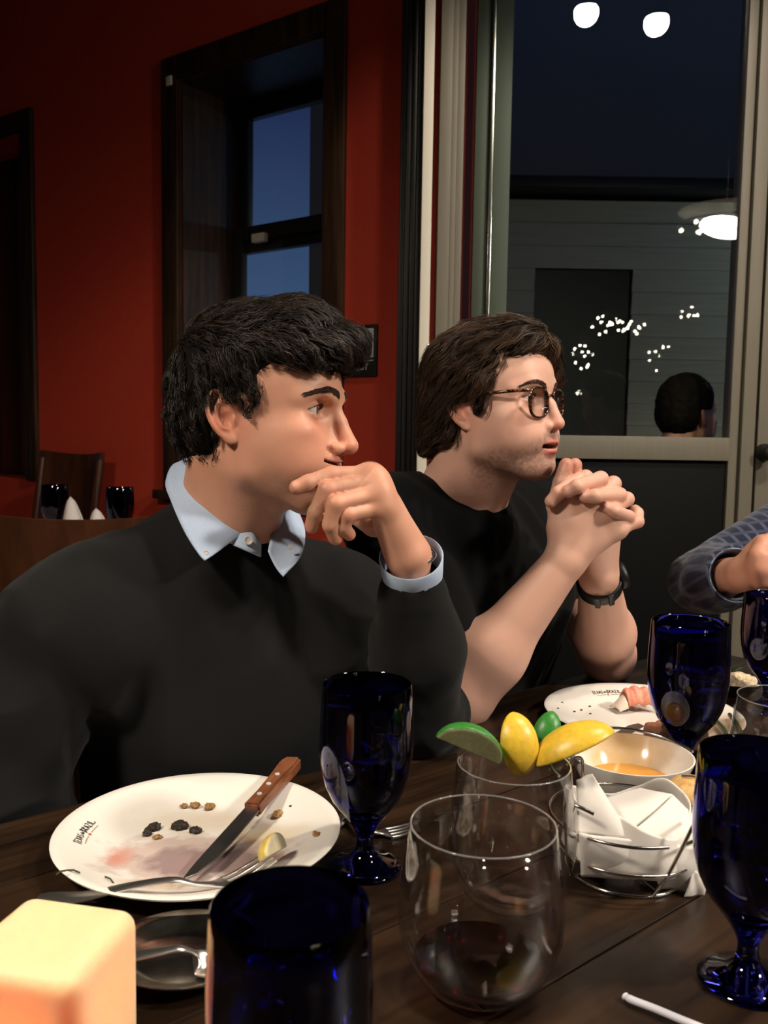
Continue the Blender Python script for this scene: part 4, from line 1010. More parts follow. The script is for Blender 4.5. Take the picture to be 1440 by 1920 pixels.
chandelier('chandelier', mir(1296, 582, 7.4), 0.10, 8, 'small high cluster chandelier reflected at the right of the glass', 0.011, seed=4, hz=0.08)
chandelier('chandelier', mir(1232, 668, 7.4), 0.09, 9, 'small low cluster chandelier reflected under the wide one', 0.010, seed=5, hz=0.22)
pd = chandelier('pendant_lamp', PEND, 0.27, 14, 'shallow dish pendant lamp with the brightest reflection in the glass', 0.014, True, 6, 0.04)
lathe('glow_bowl', [(0.0, 0.0), (0.035, 0.004), (0.05, 0.03), (0.045, 0.05), (0.0, 0.055)], bulb_m, pd, 32)

pd2 = chandelier('pendant_lamp', PEND2, 0.24, 10, 'shallow dish pendant lamp hanging behind the camera at the left', 0.012, True, 7, 0.04)
lathe('glow_bowl', [(0.0, 0.0), (0.06, 0.004), (0.085, 0.03), (0.08, 0.05), (0.0, 0.055)], bulb_m, pd2, 32)
# ------------------------------------------------------------------ dining table of planks
walnut = mat('dark_walnut', (0.03, 0.016, 0.008), 0.34, noise=((3.2, 46, 46), (0.006, 0.003, 0.0018), (0.040, 0.020, 0.009), 0.34, 0.75), bump=((6, 160, 160), 0.12, 0.001))
TO = Vector((-0.276, 0.9935, 0)); TE = Vector((0.77, 0.64, 0)).normalized(); TNn = Vector((TE.y, -TE.x, 0))
MT = Matrix.Translation(TO) @ Matrix((TE, -TNn, Vector((0, 0, 1)))).transposed().to_4x4()     # x along the edge, -y towards the camera
tb = empty('dining_table', (TO.x, TO.y, 0)); tag(tb, 'dark stained wooden plank dining table that everything stands on', 'table'); bpy.context.view_layer.update()
S0, S1, TW = -0.95, 1.17, 0.94; npk = 7
bm = bmesh.new(); box_bm(bm, (0, 0, 0), (S1 - S0, TW / npk - 0.0012, 0.036), None, 0.0015); pk = bm_obj('plank', bm, walnut)
for i in range(npk):
    o = pk if i == 0 else pk.copy()
    if i: COL.objects.link(o)
    o.matrix_world = MT @ Matrix.Translation(((S0 + S1) / 2, -(i + 0.5) * TW / npk, TZ - 0.018)) @ (Matrix.Rotation(math.pi, 4, 'Z') if i % 2 else Matrix()) ; under(o, tb)
for x in (S0 + 0.07, S1 - 0.07):
    for y in (-0.07, -TW + 0.07):
        under(box('leg', (x, y, (TZ - 0.036) / 2), (0.07, 0.07, TZ - 0.036), walnut, None, 0.004, MT), tb)
for y in (-0.1, -TW + 0.1): under(box('apron', ((S0 + S1) / 2, y, TZ - 0.075), (S1 - S0 - 0.2, 0.022, 0.075), walnut, None, 0.002, MT), tb)

# ------------------------------------------------------------------ glassware
cobalt = mat('cobalt_glass', (0.022, 0.025, 0.30), 0.0, trans=1.0, ior=1.5)
clear = thin_glass('clear_glass', (0.985, 0.985, 0.98), 1.52, 0.01, 3.2)
water = mat('water', (1, 1, 1), 0.0, trans=1.0, ior=1.33)
ice_m = mat('ice', (0.95, 0.97, 1.0), 0.12, trans=1.0, ior=1.31)
GOB = [(0.0, 0.0), (0.033, 0.0), (0.036, 0.0015), (0.0355, 0.0035), (0.028, 0.0065), (0.016, 0.011), (0.0095, 0.018), (0.0078, 0.026), (0.0085, 0.034), (0.0135, 0.044), (0.0225, 0.056), (0.032, 0.068), (0.0385, 0.082), (0.0425, 0.098), (0.0445, 0.118), (0.0442, 0.140), (0.0432, 0.162), (0.0422, 0.1785), (0.0414, 0.180), (0.0404, 0.1785),
       (0.0412, 0.162), (0.0420, 0.140), (0.0421, 0.118), (0.0402, 0.099), (0.0360, 0.084), (0.0290, 0.070), (0.0190, 0.058), (0.008, 0.0515), (0.0, 0.050)]
GW = [(0.0, 0.0507), (0.008, 0.0522), (0.0186, 0.0585), (0.0286, 0.0705), (0.0356, 0.0845), (0.0398, 0.0995), (0.0415, 0.112), (0.0415, 0.118), (0.0, 0.118)]
def sm(prof, n):
    return [tuple(p) for p in spline([(a, b, 0) for a, b in prof], n)[:, :2]]
def goblet(pos, scale, label, full=True, n=64, rot=0.0):
    r0 = empty('goblet', tuple(pos)); tag(r0, label, 'glass', 'cobalt blue water goblets')
    lathe('goblet_glass', GOB, cobalt, r0, n)
    if full:
        wt_ = lathe('water', GW, water, r0, 48)
        g = random.Random(int(pos[0] * 1000) + 5)
        for k in range(3):
            bm = bmesh.new(); box_bm(bm, (0, 0, 0), (0.022, 0.02, 0.018), None, 0.004)
            a = k * 2.1 + rot; bm_obj('ice_cube', bm, ice_m, wt_, True, (0.017 * math.cos(a), 0.017 * math.sin(a), 0.098 + 0.009 * k), (g.uniform(0, 1), g.uniform(0, 1), g.uniform(0, 3)))
    r0.scale = (scale,) * 3
    return r0
def at(px, Y): return Vector(((px - 720) / F * Y, Y, TZ))
goblet(at(693, 0.81), 1.0, 'cobalt blue goblet of ice water right of the knife plate')
goblet(at(549, 0.428), 0.965, 'cobalt blue goblet closest to the camera at the bottom edge')
goblet(at(1448, 0.64), 1.0, 'cobalt blue goblet cut by the right edge in front of the bread basket')
goblet(at(1306, 1.05), 1.08, 'cobalt blue goblet standing in front of the plate with steak')
goblet(at(1461, 1.33), 1.0, 'cobalt blue goblet below the plaid sleeve at the right edge')
STM = [(0.0, 0.0), (0.026, 0.0), (0.033, 0.002), (0.043, 0.011), (0.051, 0.027), (0.0560, 0.045), (0.0568, 0.060), (0.0550, 0.080), (0.0523, 0.104), (0.0500, 0.1245), (0.0493, 0.1258), (0.0486, 0.1245), (0.0509, 0.104), (0.0536, 0.080), (0.0553, 0.060), (0.0545, 0.046), (0.0495, 0.029), (0.041, 0.0145), (0.030, 0.0075), (0.0, 0.006)]
rim_highlight_m = mat('rim_highlight_grey', (0.45, 0.46, 0.46), 0.1, trans=0.7, ior=1.45)  # pale bead whose grey stands in for the highlight along the rim
def tumbler(pos, label):
    r0 = empty('stemless_glass', tuple(pos)); tag(r0, label, 'glass', 'clear stemless glasses'); lathe('glass_bowl', STM, clear, r0, 72)
    tube('rim', [(0.0493 * math.cos(a), 0.0493 * math.sin(a), 0.1252) for a in np.linspace(0, 2 * math.pi, 73)[:-1]], 0.0007, rim_highlight_m, r0, 8, closed=True); return r0
wine_m = mat('red_wine', (0.16, 0.008, 0.012), 0.0, trans=1.0, ior=1.34)
t_front = tumbler(at(922, 0.631), 'clear stemless glass with a little dark wine, nearest the bottom edge')
lathe('wine', [(0.0, 0.0067), (0.030, 0.0082), (0.0405, 0.0152), (0.0450, 0.021), (0.0450, 0.0225), (0.0, 0.0225)], wine_m, t_front, 48)
t_front.scale = (1.09, 1.09, 1.0)
t_fruit = tumbler(at(978, 0.755), 'clear stemless glass topped with lemon and lime wedges')
tumbler(at(1492, 0.97), 'clear stemless glass cut by the right edge behind a goblet')

# citrus wedges: vertex colours tell rind, pith and flesh
citrus = mat('citrus', (0.8, 0.6, 0.1), 0.35, attr='peel', sss=0.1, ssss=0.004, bump=((500, 500, 500), 0.2, 0.0008))
def wedge(name, M, rind, pith, flesh, label, cat, group, r=(0.034, 0.026, 0.026), half=58, h=0.0011):
    e = ell((0, 0, 0), r); a = R(half)
    n1 = np.array((0, math.cos(a), -math.sin(a))) if False else None
    def f(p, bc, br):
        d = e.f(p, bc, br)
        c1 = (p[:, 1] * math.cos(a) - p[:, 2] * math.sin(a)); c2 = (-p[:, 1] * math.cos(a) - p[:, 2] * math.sin(a))
        k = np.maximum(c1, c2) + f32(0.0015)
        return -smin(-d, -k, 0.0025)
    n = Nd(f, (0, 0, 0), max(r)); o = sdf_obj(name, n, h, citrus)
    v = verts_np(o); d = -ev(e, v); t = np.clip((d - 0.0008) / 0.0008, 0, 1)[:, None]; t2 = np.clip((d - 0.0042) / 0.001, 0, 1)[:, None]
    nz = (0.9 + 0.12 * hashnoise(v * 300, 3))[:, None]
    set_attr(o, 'peel', (np.array(rind) * (1 - t) + np.array(pith) * t) * (1 - t2) * nz + np.array(flesh) * t2 * nz)
    o.matrix_world = M; tag(o, label, cat, group); return o
LEM = ((0.80, 0.52, 0.045), (0.78, 0.70, 0.50), (0.72, 0.60, 0.26)); LIM = ((0.035, 0.22, 0.03), (0.55, 0.58, 0.30), (0.46, 0.47, 0.24))
def aim(px, py, Y, x, z):                # wedge with its long axis along x and the middle of its rind towards z
    x = Vector(x).normalized(); z = Vector(z); z = (z - x * z.dot(x)).normalized(); y = z.cross(x)
    return Matrix.Translation(P(px, py, Y)) @ Matrix((x, y, z)).transposed().to_4x4()
FG = 'fruit wedges in the glass'
wedge('lime_wedge', aim(877, 1412, 0.765, (0.90, 0.12, -0.42), (0.30, 0.62, 0.72)), *LIM, 'lime wedge showing its pale cut face at the left of the fruit glass', 'lime', FG, (0.033, 0.026, 0.026), 62)
wedge('lemon_wedge', aim(966, 1394, 0.800, (-0.12, 0.25, 1.0), (0.1, -0.9, 0.4)), *LEM, 'upright lemon wedge in the middle of the fruit glass', 'lemon', FG, (0.030, 0.025, 0.023), 55)
wedge('lemon_wedge', aim(1078, 1408, 0.790, (0.90, -0.05, 0.44), (-0.35, -0.30, 0.90)), *LEM, 'large lemon wedge leaning out over the right rim of the fruit glass', 'lemon', FG, (0.041, 0.026, 0.024), 62)
wedge('lime_wedge', aim(1023, 1380, 0.835, (0.3, 0.2, 1.0), (-0.2, -1.0, 0.1)), *LIM, 'dark green lime wedge half hidden behind the two lemon wedges', 'lime', FG, (0.026, 0.018, 0.018), 60)

# ------------------------------------------------------------------ plates
china = mat('white_china', (0.72, 0.685, 0.645), 0.12, coat=0.3)
def stained_china(name, spots, blot, pool=None):
    m = mat(name, (0.72, 0.685, 0.645), 0.14); nt = m.node_tree; b = nt.nodes['Principled BSDF']
    tcn = nt.nodes.new('ShaderNodeTexCoord'); prev = None; base = (0.78, 0.74, 0.68, 1)
    nz = nt.nodes.new('ShaderNodeTexNoise'); nz.inputs['Scale'].default_value = 45; nz.inputs['Detail'].default_value = 5
    nt.links.new(tcn.outputs['Object'], nz.inputs['Vector'])
    for (x, y, rx, ry, col, soft, amt) in spots:
        mp = nt.nodes.new('ShaderNodeMapping'); mp.inputs['Location'].default_value = (-x / rx, -y / ry, 0); mp.inputs['Scale'].default_value = (1 / rx, 1 / ry, 0)
        nt.links.new(tcn.outputs['Object'], mp.inputs[0])
        ln = nt.nodes.new('ShaderNodeVectorMath'); ln.operation = 'LENGTH'; nt.links.new(mp.outputs[0], ln.inputs[0])
        ad = nt.nodes.new('ShaderNodeMath'); ad.operation = 'MULTIPLY_ADD'; ad.inputs[1].default_value = blot; nt.links.new(nz.outputs['Fac'], ad.inputs[0]); nt.links.new(ln.outputs['Value'], ad.inputs[2])
        rm = nt.nodes.new('ShaderNodeMapRange'); rm.inputs['From Min'].default_value = 1.0 + blot * 0.5 + soft; rm.inputs['From Max'].default_value = 1.0 + blot * 0.5 - soft; rm.inputs['To Max'].default_value = amt
        nt.links.new(ad.outputs[0], rm.inputs['Value'])
        mx = nt.nodes.new('ShaderNodeMix'); mx.data_type = 'RGBA'; nt.links.new(rm.outputs[0], mx.inputs['Factor'])
        if prev is None: mx.inputs['A'].default_value = base
        else: nt.links.new(prev, mx.inputs['A'])
        mx.inputs['B'].default_value = (*col, 1); prev = mx.outputs['Result']
    nt.links.new(prev, b.inputs['Base Color']); return m
PR = 0.138
PLATE = [(0.0, 0.0), (0.086, 0.0), (0.090, 0.002), (0.100, 0.0045), (0.130, 0.0175), (0.1385, 0.0205), (0.1395, 0.0225), (0.1380, 0.0235), (0.130, 0.0215), (0.098, 0.0090), (0.088, 0.0055), (0.080, 0.0045), (0.0, 0.0045)]
def rim_z(r): return 0.0045 if r < 0.082 else (0.0045 + (r - 0.08) / 0.018 * 0.0045 if r < 0.098 else 0.009 + (r - 0.098) / 0.032 * 0.0125)
GLY = {'T': [[(0, 1), (1.15, 1.12)], [(.5, 1.05), (.45, -.15)]], 'E': [[(.85, 1), (.1, .95), (.05, 0), (.9, .02)], [(.08, .5), (.7, .52)]], 'X': [[(0, 1), (.9, 0)], [(.9, 1), (0, 0)]],
       'A': [[(0, 0), (.45, 1.02), (.95, 0)], [(.2, .35), (.75, .35)]], 'S': [[(.85, .95), (.2, .9), (.15, .6), (.8, .45), (.75, .05), (0, 0)]], 'd': [[(.7, 1), (.7, 0), (.1, .05), (.1, .5), (.7, .5)]], 'e': [[(.1, .3), (.75, .35), (.6, .6), (.15, .5), (.15, .05), (.8, .05)]],
       'B': [[(.05, -.1), (.1, 1.1), (.8, .9), (.15, .55), (.9, .3), (.05, -.1)]], 'R': [[(.05, 0), (.1, 1), (.8, .85), (.12, .5), (.95, -.02)]], 'Z': [[(0, 1), (.9, 1), (.05, 0), (.95, 0)]], 'I': [[(.3, 1), (.3, 0)]], 'L': [[(.2, 1.1), (.15, 0), (1.2, .12), (1.35, .35)]]}
ink = mat('black_ink', (0.012, 0.012, 0.012), 0.5); ink_gold = mat('olive_ink', (0.16, 0.12, 0.05), 0.5); ink_red = mat('red_ink', (0.62, 0.09, 0.02), 0.5)
def logo(root, phi, size, r_in):
    """hand-drawn lettering that runs along the plate rim, tops outwards"""
    def pt(u, v): r = r_in + v; a = phi - u / r; return (r * math.cos(a), r * math.sin(a), rim_z(r) + 0.0007)
    strokes = []; x = 0
    for w, s, dy in (('TEXAS', 1.0, 0), ('de', 0.55, 0.2), ('BRAZIL', 1.05, 0)):
        for ch in w:
            for st in GLY[ch]: strokes.append([((x + p[0] * 0.62 * s) * size, (dy + p[1] * s) * size * 1.25) for p in st])
            x += (0.78 if ch not in 'I' else 0.45) * s
        x += 0.22
    half = x * size / 2
    vs, fs = [], []
    def ribbon(pts, w):
        P2 = []
        for i in range(len(pts) - 1):
            for k in range(5): t = k / 5; P2.append((pts[i][0] * (1 - t) + pts[i + 1][0] * t, pts[i][1] * (1 - t) + pts[i + 1][1] * t))
        P2.append(pts[-1]); b = len(vs)
        for i, p in enumerate(P2):
            q = P2[min(i + 1, len(P2) - 1)]; o_ = P2[max(i - 1, 0)]; d = np.array((q[0] - o_[0], q[1] - o_[1])); d /= np.linalg.norm(d) + 1e-9; n = np.array((-d[1], d[0])) * w / 2
            vs.append(pt(p[0] + n[0] - half, p[1] + n[1])); vs.append(pt(p[0] - n[0] - half, p[1] - n[1]))
        for i in range(len(P2) - 1): fs.append((b + 2 * i, b + 2 * i + 1, b + 2 * i + 3, b + 2 * i + 2))
    for st in strokes: ribbon(st, size * 0.17)
    mesh_obj('lettering', vs, fs, ink, root, False)
    for a, b in ((-half * 0.8, -half * 0.16), (half * 0.16, half * 0.8)):
        vs, fs = [], []; ribbon([(a + half, -size * 0.75), (b + half, -size * 0.75)], size * 0.12); mesh_obj('underline', vs, fs, ink_gold, root, False)
    d = size * 0.36; mesh_obj('emblem', [pt(-d * 1.3, -size * .75), pt(0, -size * .75 + d), pt(d * 1.3, -size * .75), pt(0, -size * .75 - d)], [(0, 1, 2, 3)], ink_red, root, False)
def plate(name, pos, m, label, logo_px, size=0.0050):
    r0 = empty(name, tuple(pos)); tag(r0, label, 'plate', 'dinner plates'); dsh = lathe('plate_dish', PLATE, m, r0, 96)
    q = T(*logo_px, TZ + 0.016) - pos; logo(dsh, math.atan2(q.y, q.x), size, 0.112)
    return r0
P1 = T(368, 1588, TZ + 0.0); P1 = Vector((-0.178, 0.843, TZ))
m1 = stained_china('stained_china_pink', [(0.0, -0.028, 0.088, 0.050, (0.42, 0.24, 0.20), 0.16, 0.55), (0.02, -0.036, 0.062, 0.030, (0.22, 0.13, 0.14), 0.2, 0.7), (-0.072, -0.03, 0.010, 0.016, (0.62, 0.16, 0.09), 0.8, 0.6), (0.0, 0.052, 0.055, 0.022, (0.66, 0.52, 0.36), 0.5, 0.45), (0.06, 0.02, 0.03, 0.018, (0.62, 0.45, 0.18), 0.6, 0.5), (-0.01, -0.085, 0.04, 0.012, (0.45, 0.25, 0.10), 0.6, 0.5)], 1.3)
pl1 = plate('dinner_plate', P1, m1, 'used white plate with pink juices, crossed by a steak knife and a fork', (186, 1560))
P2_ = Vector((0.378, 1.245, TZ))
m2 = stained_china('stained_china_brown', [(0.07, -0.06, 0.07, 0.035, (0.36, 0.20, 0.08), 0.4, 0.7), (0.1, -0.03, 0.03, 0.03, (0.40, 0.24, 0.10), 0.4, 0.6), (0.02, 0.0, 0.05, 0.03, (0.70, 0.62, 0.50), 0.6, 0.4)], 1.2)
pl2 = plate('dinner_plate', P2_, m2, 'white plate holding dark steak and cured ham in front of the man with glasses', (1135, 1296), 0.0050)

# food
def lump(name, pos, r, col, label, cat, group=None, seed=0, rough=0.6, h=None, amp=0.3, rot=(0, 0, 0), parent_mat=None):
    e = ell((0, 0, 0), r); mn = min(r)
    n = disp(e, lambda p: -amp * mn * (hashnoise(p / mn * 1.1 + seed * 3.7, seed) + 0.6 * hashnoise(p / mn * 2.7 + seed, seed + 3)), amp * mn)
    o = sdf_obj(name, n, h or max(mn / 5, 0.0006), parent_mat or mat('food_' + name, col, rough, noise=((300, 300, 300), tuple(c * 0.45 for c in col), tuple(min(1, c * 1.4) for c in col), 0.3, 0.7)))
    o.location = pos; o.rotation_euler = rot; return tag(o, label, cat, group)
def on_plate(px, py, c, up=0.0):
    q = T(px, py, TZ + 0.006)
    for _ in range(4):
        r = math.hypot(q.x - c.x, q.y - c.y); q = T(px, py, TZ + rim_z(r) + up)
    return q
char_m = mat('charred_crust', (0.02, 0.013, 0.009), 0.6, noise=((300, 300, 300), (0.008, 0.006, 0.005), (0.05, 0.035, 0.02), 0.3, 0.7)); crumb_m = mat('brown_crumb', (0.32, 0.17, 0.06), 0.7, noise=((300, 300, 300), (0.15, 0.07, 0.02), (0.45, 0.26, 0.10), 0.3, 0.7)); herb_m = mat('dried_herb', (0.05, 0.06, 0.02), 0.7)
for i, (px, py, r, m_, lab) in enumerate(((338, 1548, 0.0075, char_m, 'largest charred meat scrap in the middle of the knife plate'), (287, 1552, 0.0060, char_m, 'dark meat scrap left of the largest charred one'), (276, 1562, 0.0045, char_m, 'small dark scrap nearest the plate logo'), (366, 1557, 0.0055, char_m, 'charred scrap right of the largest one, beside the knife blade'), (295, 1570, 0.0035, crumb_m, 'brown crumb just below the dark scraps'),
        (393, 1512, 0.0055, crumb_m, 'golden crumb left of the knife handle'), (366, 1510, 0.0050, crumb_m, 'pair-wide golden crumb at the back of the plate'), (345, 1511, 0.0034, crumb_m, 'small golden crumb at the back of the plate'), (521, 1526, 0.0050, crumb_m, 'brown crumb on the rim right of the knife handle'), (593, 1564, 0.0036, crumb_m, 'lone orange crumb on the right rim above the wedge'), (545, 1512, 0.0016, char_m, 'tiny black speck on the far right rim'))):
    q = on_plate(px, py, P1, r * 0.35); lump('food_scrap', q, (r * 1.3, r, r * 0.62), (0, 0, 0), lab, 'food scrap', 'scraps on the knife plate', i + 1, parent_mat=m_, rot=(0, 0, i * 0.9), amp=0.42, h=max(r * 0.1, 0.0004))
for i, (px, py, l, a, lab) in enumerate(((115, 1636, 0.010, 0.9, 'short dark herb stalk at the left edge of the knife plate'), (137, 1634, 0.014, -0.3, 'dark herb stalk lying beside the short one on the left rim'), (205, 1650, 0.016, -0.8, 'brown herb stalk on the lower left of the knife plate'))):
    q = on_plate(px, py, P1, 0.001); o = tube('herb_stalk', [(-l / 2, 0, 0), (0, 0.001, 0.0008), (l / 2, 0, 0)], 0.0008, herb_m, None, 6, loc=q, rot=(0, 0, a)); tag(o, lab, 'herb', 'herb stalks on the knife plate')
wedge('lemon_wedge', Matrix.Translation(on_plate(523, 1598, P1, 0.014)) @ Euler((R(-70), R(15), R(75))).to_matrix().to_4x4(), (0.80, 0.60, 0.16), (0.78, 0.72, 0.55), (0.75, 0.66, 0.40), 'squeezed lemon wedge lying by the fork tines', 'lemon', None, (0.027, 0.018, 0.018), 58)

# ------------------------------------------------------------------ cutlery
steel = mat('brushed_steel', (0.70, 0.68, 0.65), 0.33, metal=1.0, bump=((40, 400, 400), 0.05, 0.0005)); blade_m = mat('dark_blade', (0.30, 0.29, 0.28), 0.38, metal=1.0); rosewood = mat('rosewood_handle', (0.20, 0.065, 0.028), 0.45, noise=((30, 250, 250), (0.11, 0.033, 0.014), (0.28, 0.10, 0.042), 0.3, 0.7))
def frame_from(a, b, up=(0, 0, 1)):
    a, b = Vector(a), Vector(b); x = (b - a).normalized(); y = Vector(up).cross(x).normalized(); z = x.cross(y)
    return Matrix.Translation(a) @ Matrix((x, y, z)).transposed().to_4x4()
def extrude_outline(name, pts, th, m, root, bevel=0.0008, zc=0.0):
    bm = bmesh.new(); vs = [bm.verts.new((x, y, zc - th / 2)) for x, y in pts]; f = bm.faces.new(vs)
    r = bmesh.ops.extrude_face_region(bm, geom=[f]); 
    for v in [g for g in r['geom'] if isinstance(g, bmesh.types.BMVert)]: v.co.z += th
    bmesh.ops.recalc_face_normals(bm, faces=bm.faces)
    if bevel: bmesh.ops.bevel(bm, geom=[e for e in bm.edges if e.calc_face_angle(0) > 1.0], offset=bevel, segments=2, affect='EDGES')
    return autosmooth(bm_obj(name, bm, m, root), 50)
rivet_m = mat('rivet_metal', (0.62, 0.60, 0.57), 0.5, metal=0.2)
def steak_knife(a, b, label, length=0.235):
    r0 = empty('steak_knife'); tag(r0, label, 'knife'); r0.matrix_world = frame_from(a, b)       # a: handle end, b: tip
    hl = length * 0.47
    hd_ = extrude_outline('handle', [(0, 0.006), (0.004, 0.0095), (0.02, 0.0105), (hl * 0.5, 0.0085), (hl * 0.85, 0.0085), (hl, 0.0095), (hl, -0.0085), (hl * 0.7, -0.0078), (hl * 0.4, -0.0095), (0.014, -0.0120), (0.003, -0.0085)], 0.015, rosewood, r0, 0.0025)
    extrude_outline('blade', [(hl - 0.002, 0.0088), (hl + 0.05, 0.0095), (length - 0.04, 0.0088), (length - 0.012, 0.003), (length, -0.006), (length - 0.03, -0.0078), (hl + 0.03, -0.008), (hl - 0.002, -0.008)], 0.0022, blade_m, r0, 0.0006)
    for k in (0.42, 0.62, 0.82): lathe('rivet', [(0.0, 0.0086), (0.0026, 0.0084), (0.003, 0.0072), (0.003, -0.0086), (0.0, -0.0086)], rivet_m, hd_, 16, (hl * k, 0, 0))
    return r0
def fork(pts, label, up=(0, 0, 1), name='table_fork', w=0.011):
    """pts: handle end ... neck, tine root, tine tip"""
    r0 = empty(name, tuple(pts[0])); tag(r0, label, 'fork'); bpy.context.view_layer.update()
    sp = spline([tuple(p) for p in pts], 40); s = np.linspace(0, 1, 40)
    k = 27; wd = np.interp(s, [0, 0.03, 0.1, 0.3, 0.55, 0.62, 0.72, 1], [0.006, 0.0095, 0.010, 0.006, 0.0035, 0.0045, 0.0115, 0.0115])
    vs, fs = [], []; th = 0.0013
    tan = np.gradient(sp, axis=0); tan /= np.linalg.norm(tan, axis=1)[:, None]; sd = np.cross(tan, np.array(up)); sd /= np.linalg.norm(sd, axis=1)[:, None]; nn = np.cross(sd, tan)
    under(flat_bar('handle', sp[:29], wd[:29], sd[:29], nn[:29], th * 1.3, steel), r0)
    for j in range(4):
        off = (j - 1.5) / 1.5 * 0.0098
        q = sp[28:] + sd[28:] * off; under(flat_bar('tine', q, np.interp(np.arange(12), [0, 11], [0.0019, 0.0010]), sd[28:], nn[28:], th, steel), r0)
    return r0
def flat_bar(name, c, w, sd, nn, th, m):
    vs, fs = [], []; n = len(c)
    for i in range(n):
        for a, b in ((1, 0.35), (0.6, 1), (-0.6, 1), (-1, 0.35), (-1, -0.35), (-0.6, -1), (0.6, -1), (1, -0.35)): vs.append(c[i] + sd[i] * w[i] * a + nn[i] * th * b)
    for i in range(n - 1):
        for j in range(8): fs.append((i * 8 + j, i * 8 + (j + 1) % 8, (i + 1) * 8 + (j + 1) % 8, (i + 1) * 8 + j))
    fs.append(tuple(range(8))[::-1]); fs.append(tuple(range((n - 1) * 8, n * 8)))
    return autosmooth(mesh_obj(name, vs, fs, m), 60)
def spoon(pts, bw, label, name='spoon'):
    r0 = empty(name, tuple(pts[0])); tag(r0, label, 'spoon'); bpy.context.view_layer.update()
    sp = spline([tuple(p) for p in pts], 40); s = np.linspace(0, 1, 40); wd = np.interp(s, [0, 0.04, 0.3, 0.6, 0.66], [0.005, 0.0085, 0.0055, 0.0032, 0.004])
    tan = np.gradient(sp, axis=0); tan /= np.linalg.norm(tan, axis=1)[:, None]; sd = np.cross(tan, (0, 0, 1)); sd /= np.linalg.norm(sd, axis=1)[:, None]; nn = np.cross(sd, tan)
    under(flat_bar('handle', sp[:27], wd[:27], sd[:27], nn[:27], 0.0015, steel), r0)
    vs, fs = [], []; q = sp[26:]; m = len(q)
    for i in range(m):
        t = i / (m - 1); w = bw * math.sqrt(max(0.02, 1 - (2 * t - 1) ** 2)) * (1 - 0.12 * (1 - t))
        for j in range(9): u = (j - 4) / 4; vs.append(q[i] + sd[26 + i] * w * u - nn[26 + i] * 0.008 * (1 - u * u) * math.sin(math.pi * t) ** 0.7)
    for i in range(m - 1):
        for j in range(8): fs.append((i * 9 + j, i * 9 + j + 1, (i + 1) * 9 + j + 1, (i + 1) * 9 + j))
    o = mesh_obj('spoon_bowl', vs, fs, steel); md = o.modifiers.new('solid', 'SOLIDIFY'); md.thickness = 0.0012; under(o, r0); return r0
steak_knife(T(552, 1428, TZ + 0.034), T(338, 1668, TZ + 0.0125), 'steak knife with riveted wooden handle lying across the used plate', 0.25)
fork([T(72, 1684, TZ + 0.012), T(150, 1682, TZ + 0.014), T(245, 1661, TZ + 0.0255), T(325, 1650, TZ + 0.030), T(372, 1658, TZ + 0.022), T(425, 1655, TZ + 0.012), T(470, 1633, TZ + 0.012), T(508, 1606, TZ + 0.019)], 'steel fork with its handle over the near edge of the used plate')
fork([T(608, 1560, TZ + 0.003), T(640, 1535, TZ + 0.004), T(665, 1532, TZ + 0.011), T(690, 1555, TZ + 0.010), T(720, 1562, TZ + 0.003), T(750, 1558, TZ + 0.003), T(785, 1548, TZ + 0.008)], 'dark fork lying on the table behind the goblet beside the plate')
# second plate: steak, ham, greens, knife, fork
meat_m = mat('seared_steak', (0.05, 0.025, 0.015), 0.5, noise=((120, 120, 120), (0.012, 0.008, 0.006), (0.11, 0.05, 0.028), 0.35, 0.7)); rare_m = mat('steak_cut', (0.22, 0.075, 0.04), 0.5, noise=((200, 200, 60), (0.13, 0.05, 0.028), (0.33, 0.13, 0.07), 0.3, 0.7))
st = empty('steak_piece', tuple(on_plate(1272, 1372, P2_))); tag(st, 'chunk of dark seared steak on the far plate', 'steak'); bpy.context.view_layer.update()
units(False)
def meat_block(name, px, py, r, seed, m):
    q = on_plate(px, py, P2_, r[2] * 0.9); n = disp(rbox((0, 0, 0), r, 0.006), lambda p: -0.0016 * hashnoise(p * 160 + seed, seed), 0.002); o = sdf_obj(name, n, 0.0015, m); o.location = q; o.rotation_euler = (0, 0, 0.5); bpy.context.view_layer.update(); under(o, st)
meat_block('cut_face', 1240, 1378, (0.019, 0.016, 0.015), 1, rare_m); meat_block('crust', 1283, 1376, (0.024, 0.020, 0.018), 2, meat_m)
ham_m = mat('cured_ham', (0.62, 0.20, 0.12), 0.4, sss=0.2, ssss=0.004, noise=((50, 200, 50), (0.55, 0.15, 0.09), (0.72, 0.32, 0.22), 0.3, 0.7)); fat_m = mat('ham_fat', (0.75, 0.62, 0.52), 0.4, sss=0.2)
hm = empty('ham_slice', tuple(on_plate(1195, 1325, P2_))); tag(hm, 'folded slice of pink cured ham with a pale fat edge', 'ham'); bpy.context.view_layer.update()
hb0 = on_plate(1190, 1330, P2_)
def drape(name, nx, ny, sx, sy, fn, m, root, M, th=0.0025):
    vs = [(M @ Vector(fn(i / nx, j / ny))) for i in range(nx + 1) for j in range(ny + 1)]
    fs = [(i * (ny + 1) + j, (i + 1) * (ny + 1) + j, (i + 1) * (ny + 1) + j + 1, i * (ny + 1) + j + 1) for i in range(nx) for j in range(ny)]
    o = mesh_obj(name, vs, fs, m); md = o.modifiers.new('solid', 'SOLIDIFY'); md.thickness = th; md.offset = 1; return under(o, root) if root else o
Mh = Matrix.Translation(hb0) @ Matrix.Rotation(0.25, 4, 'Z')
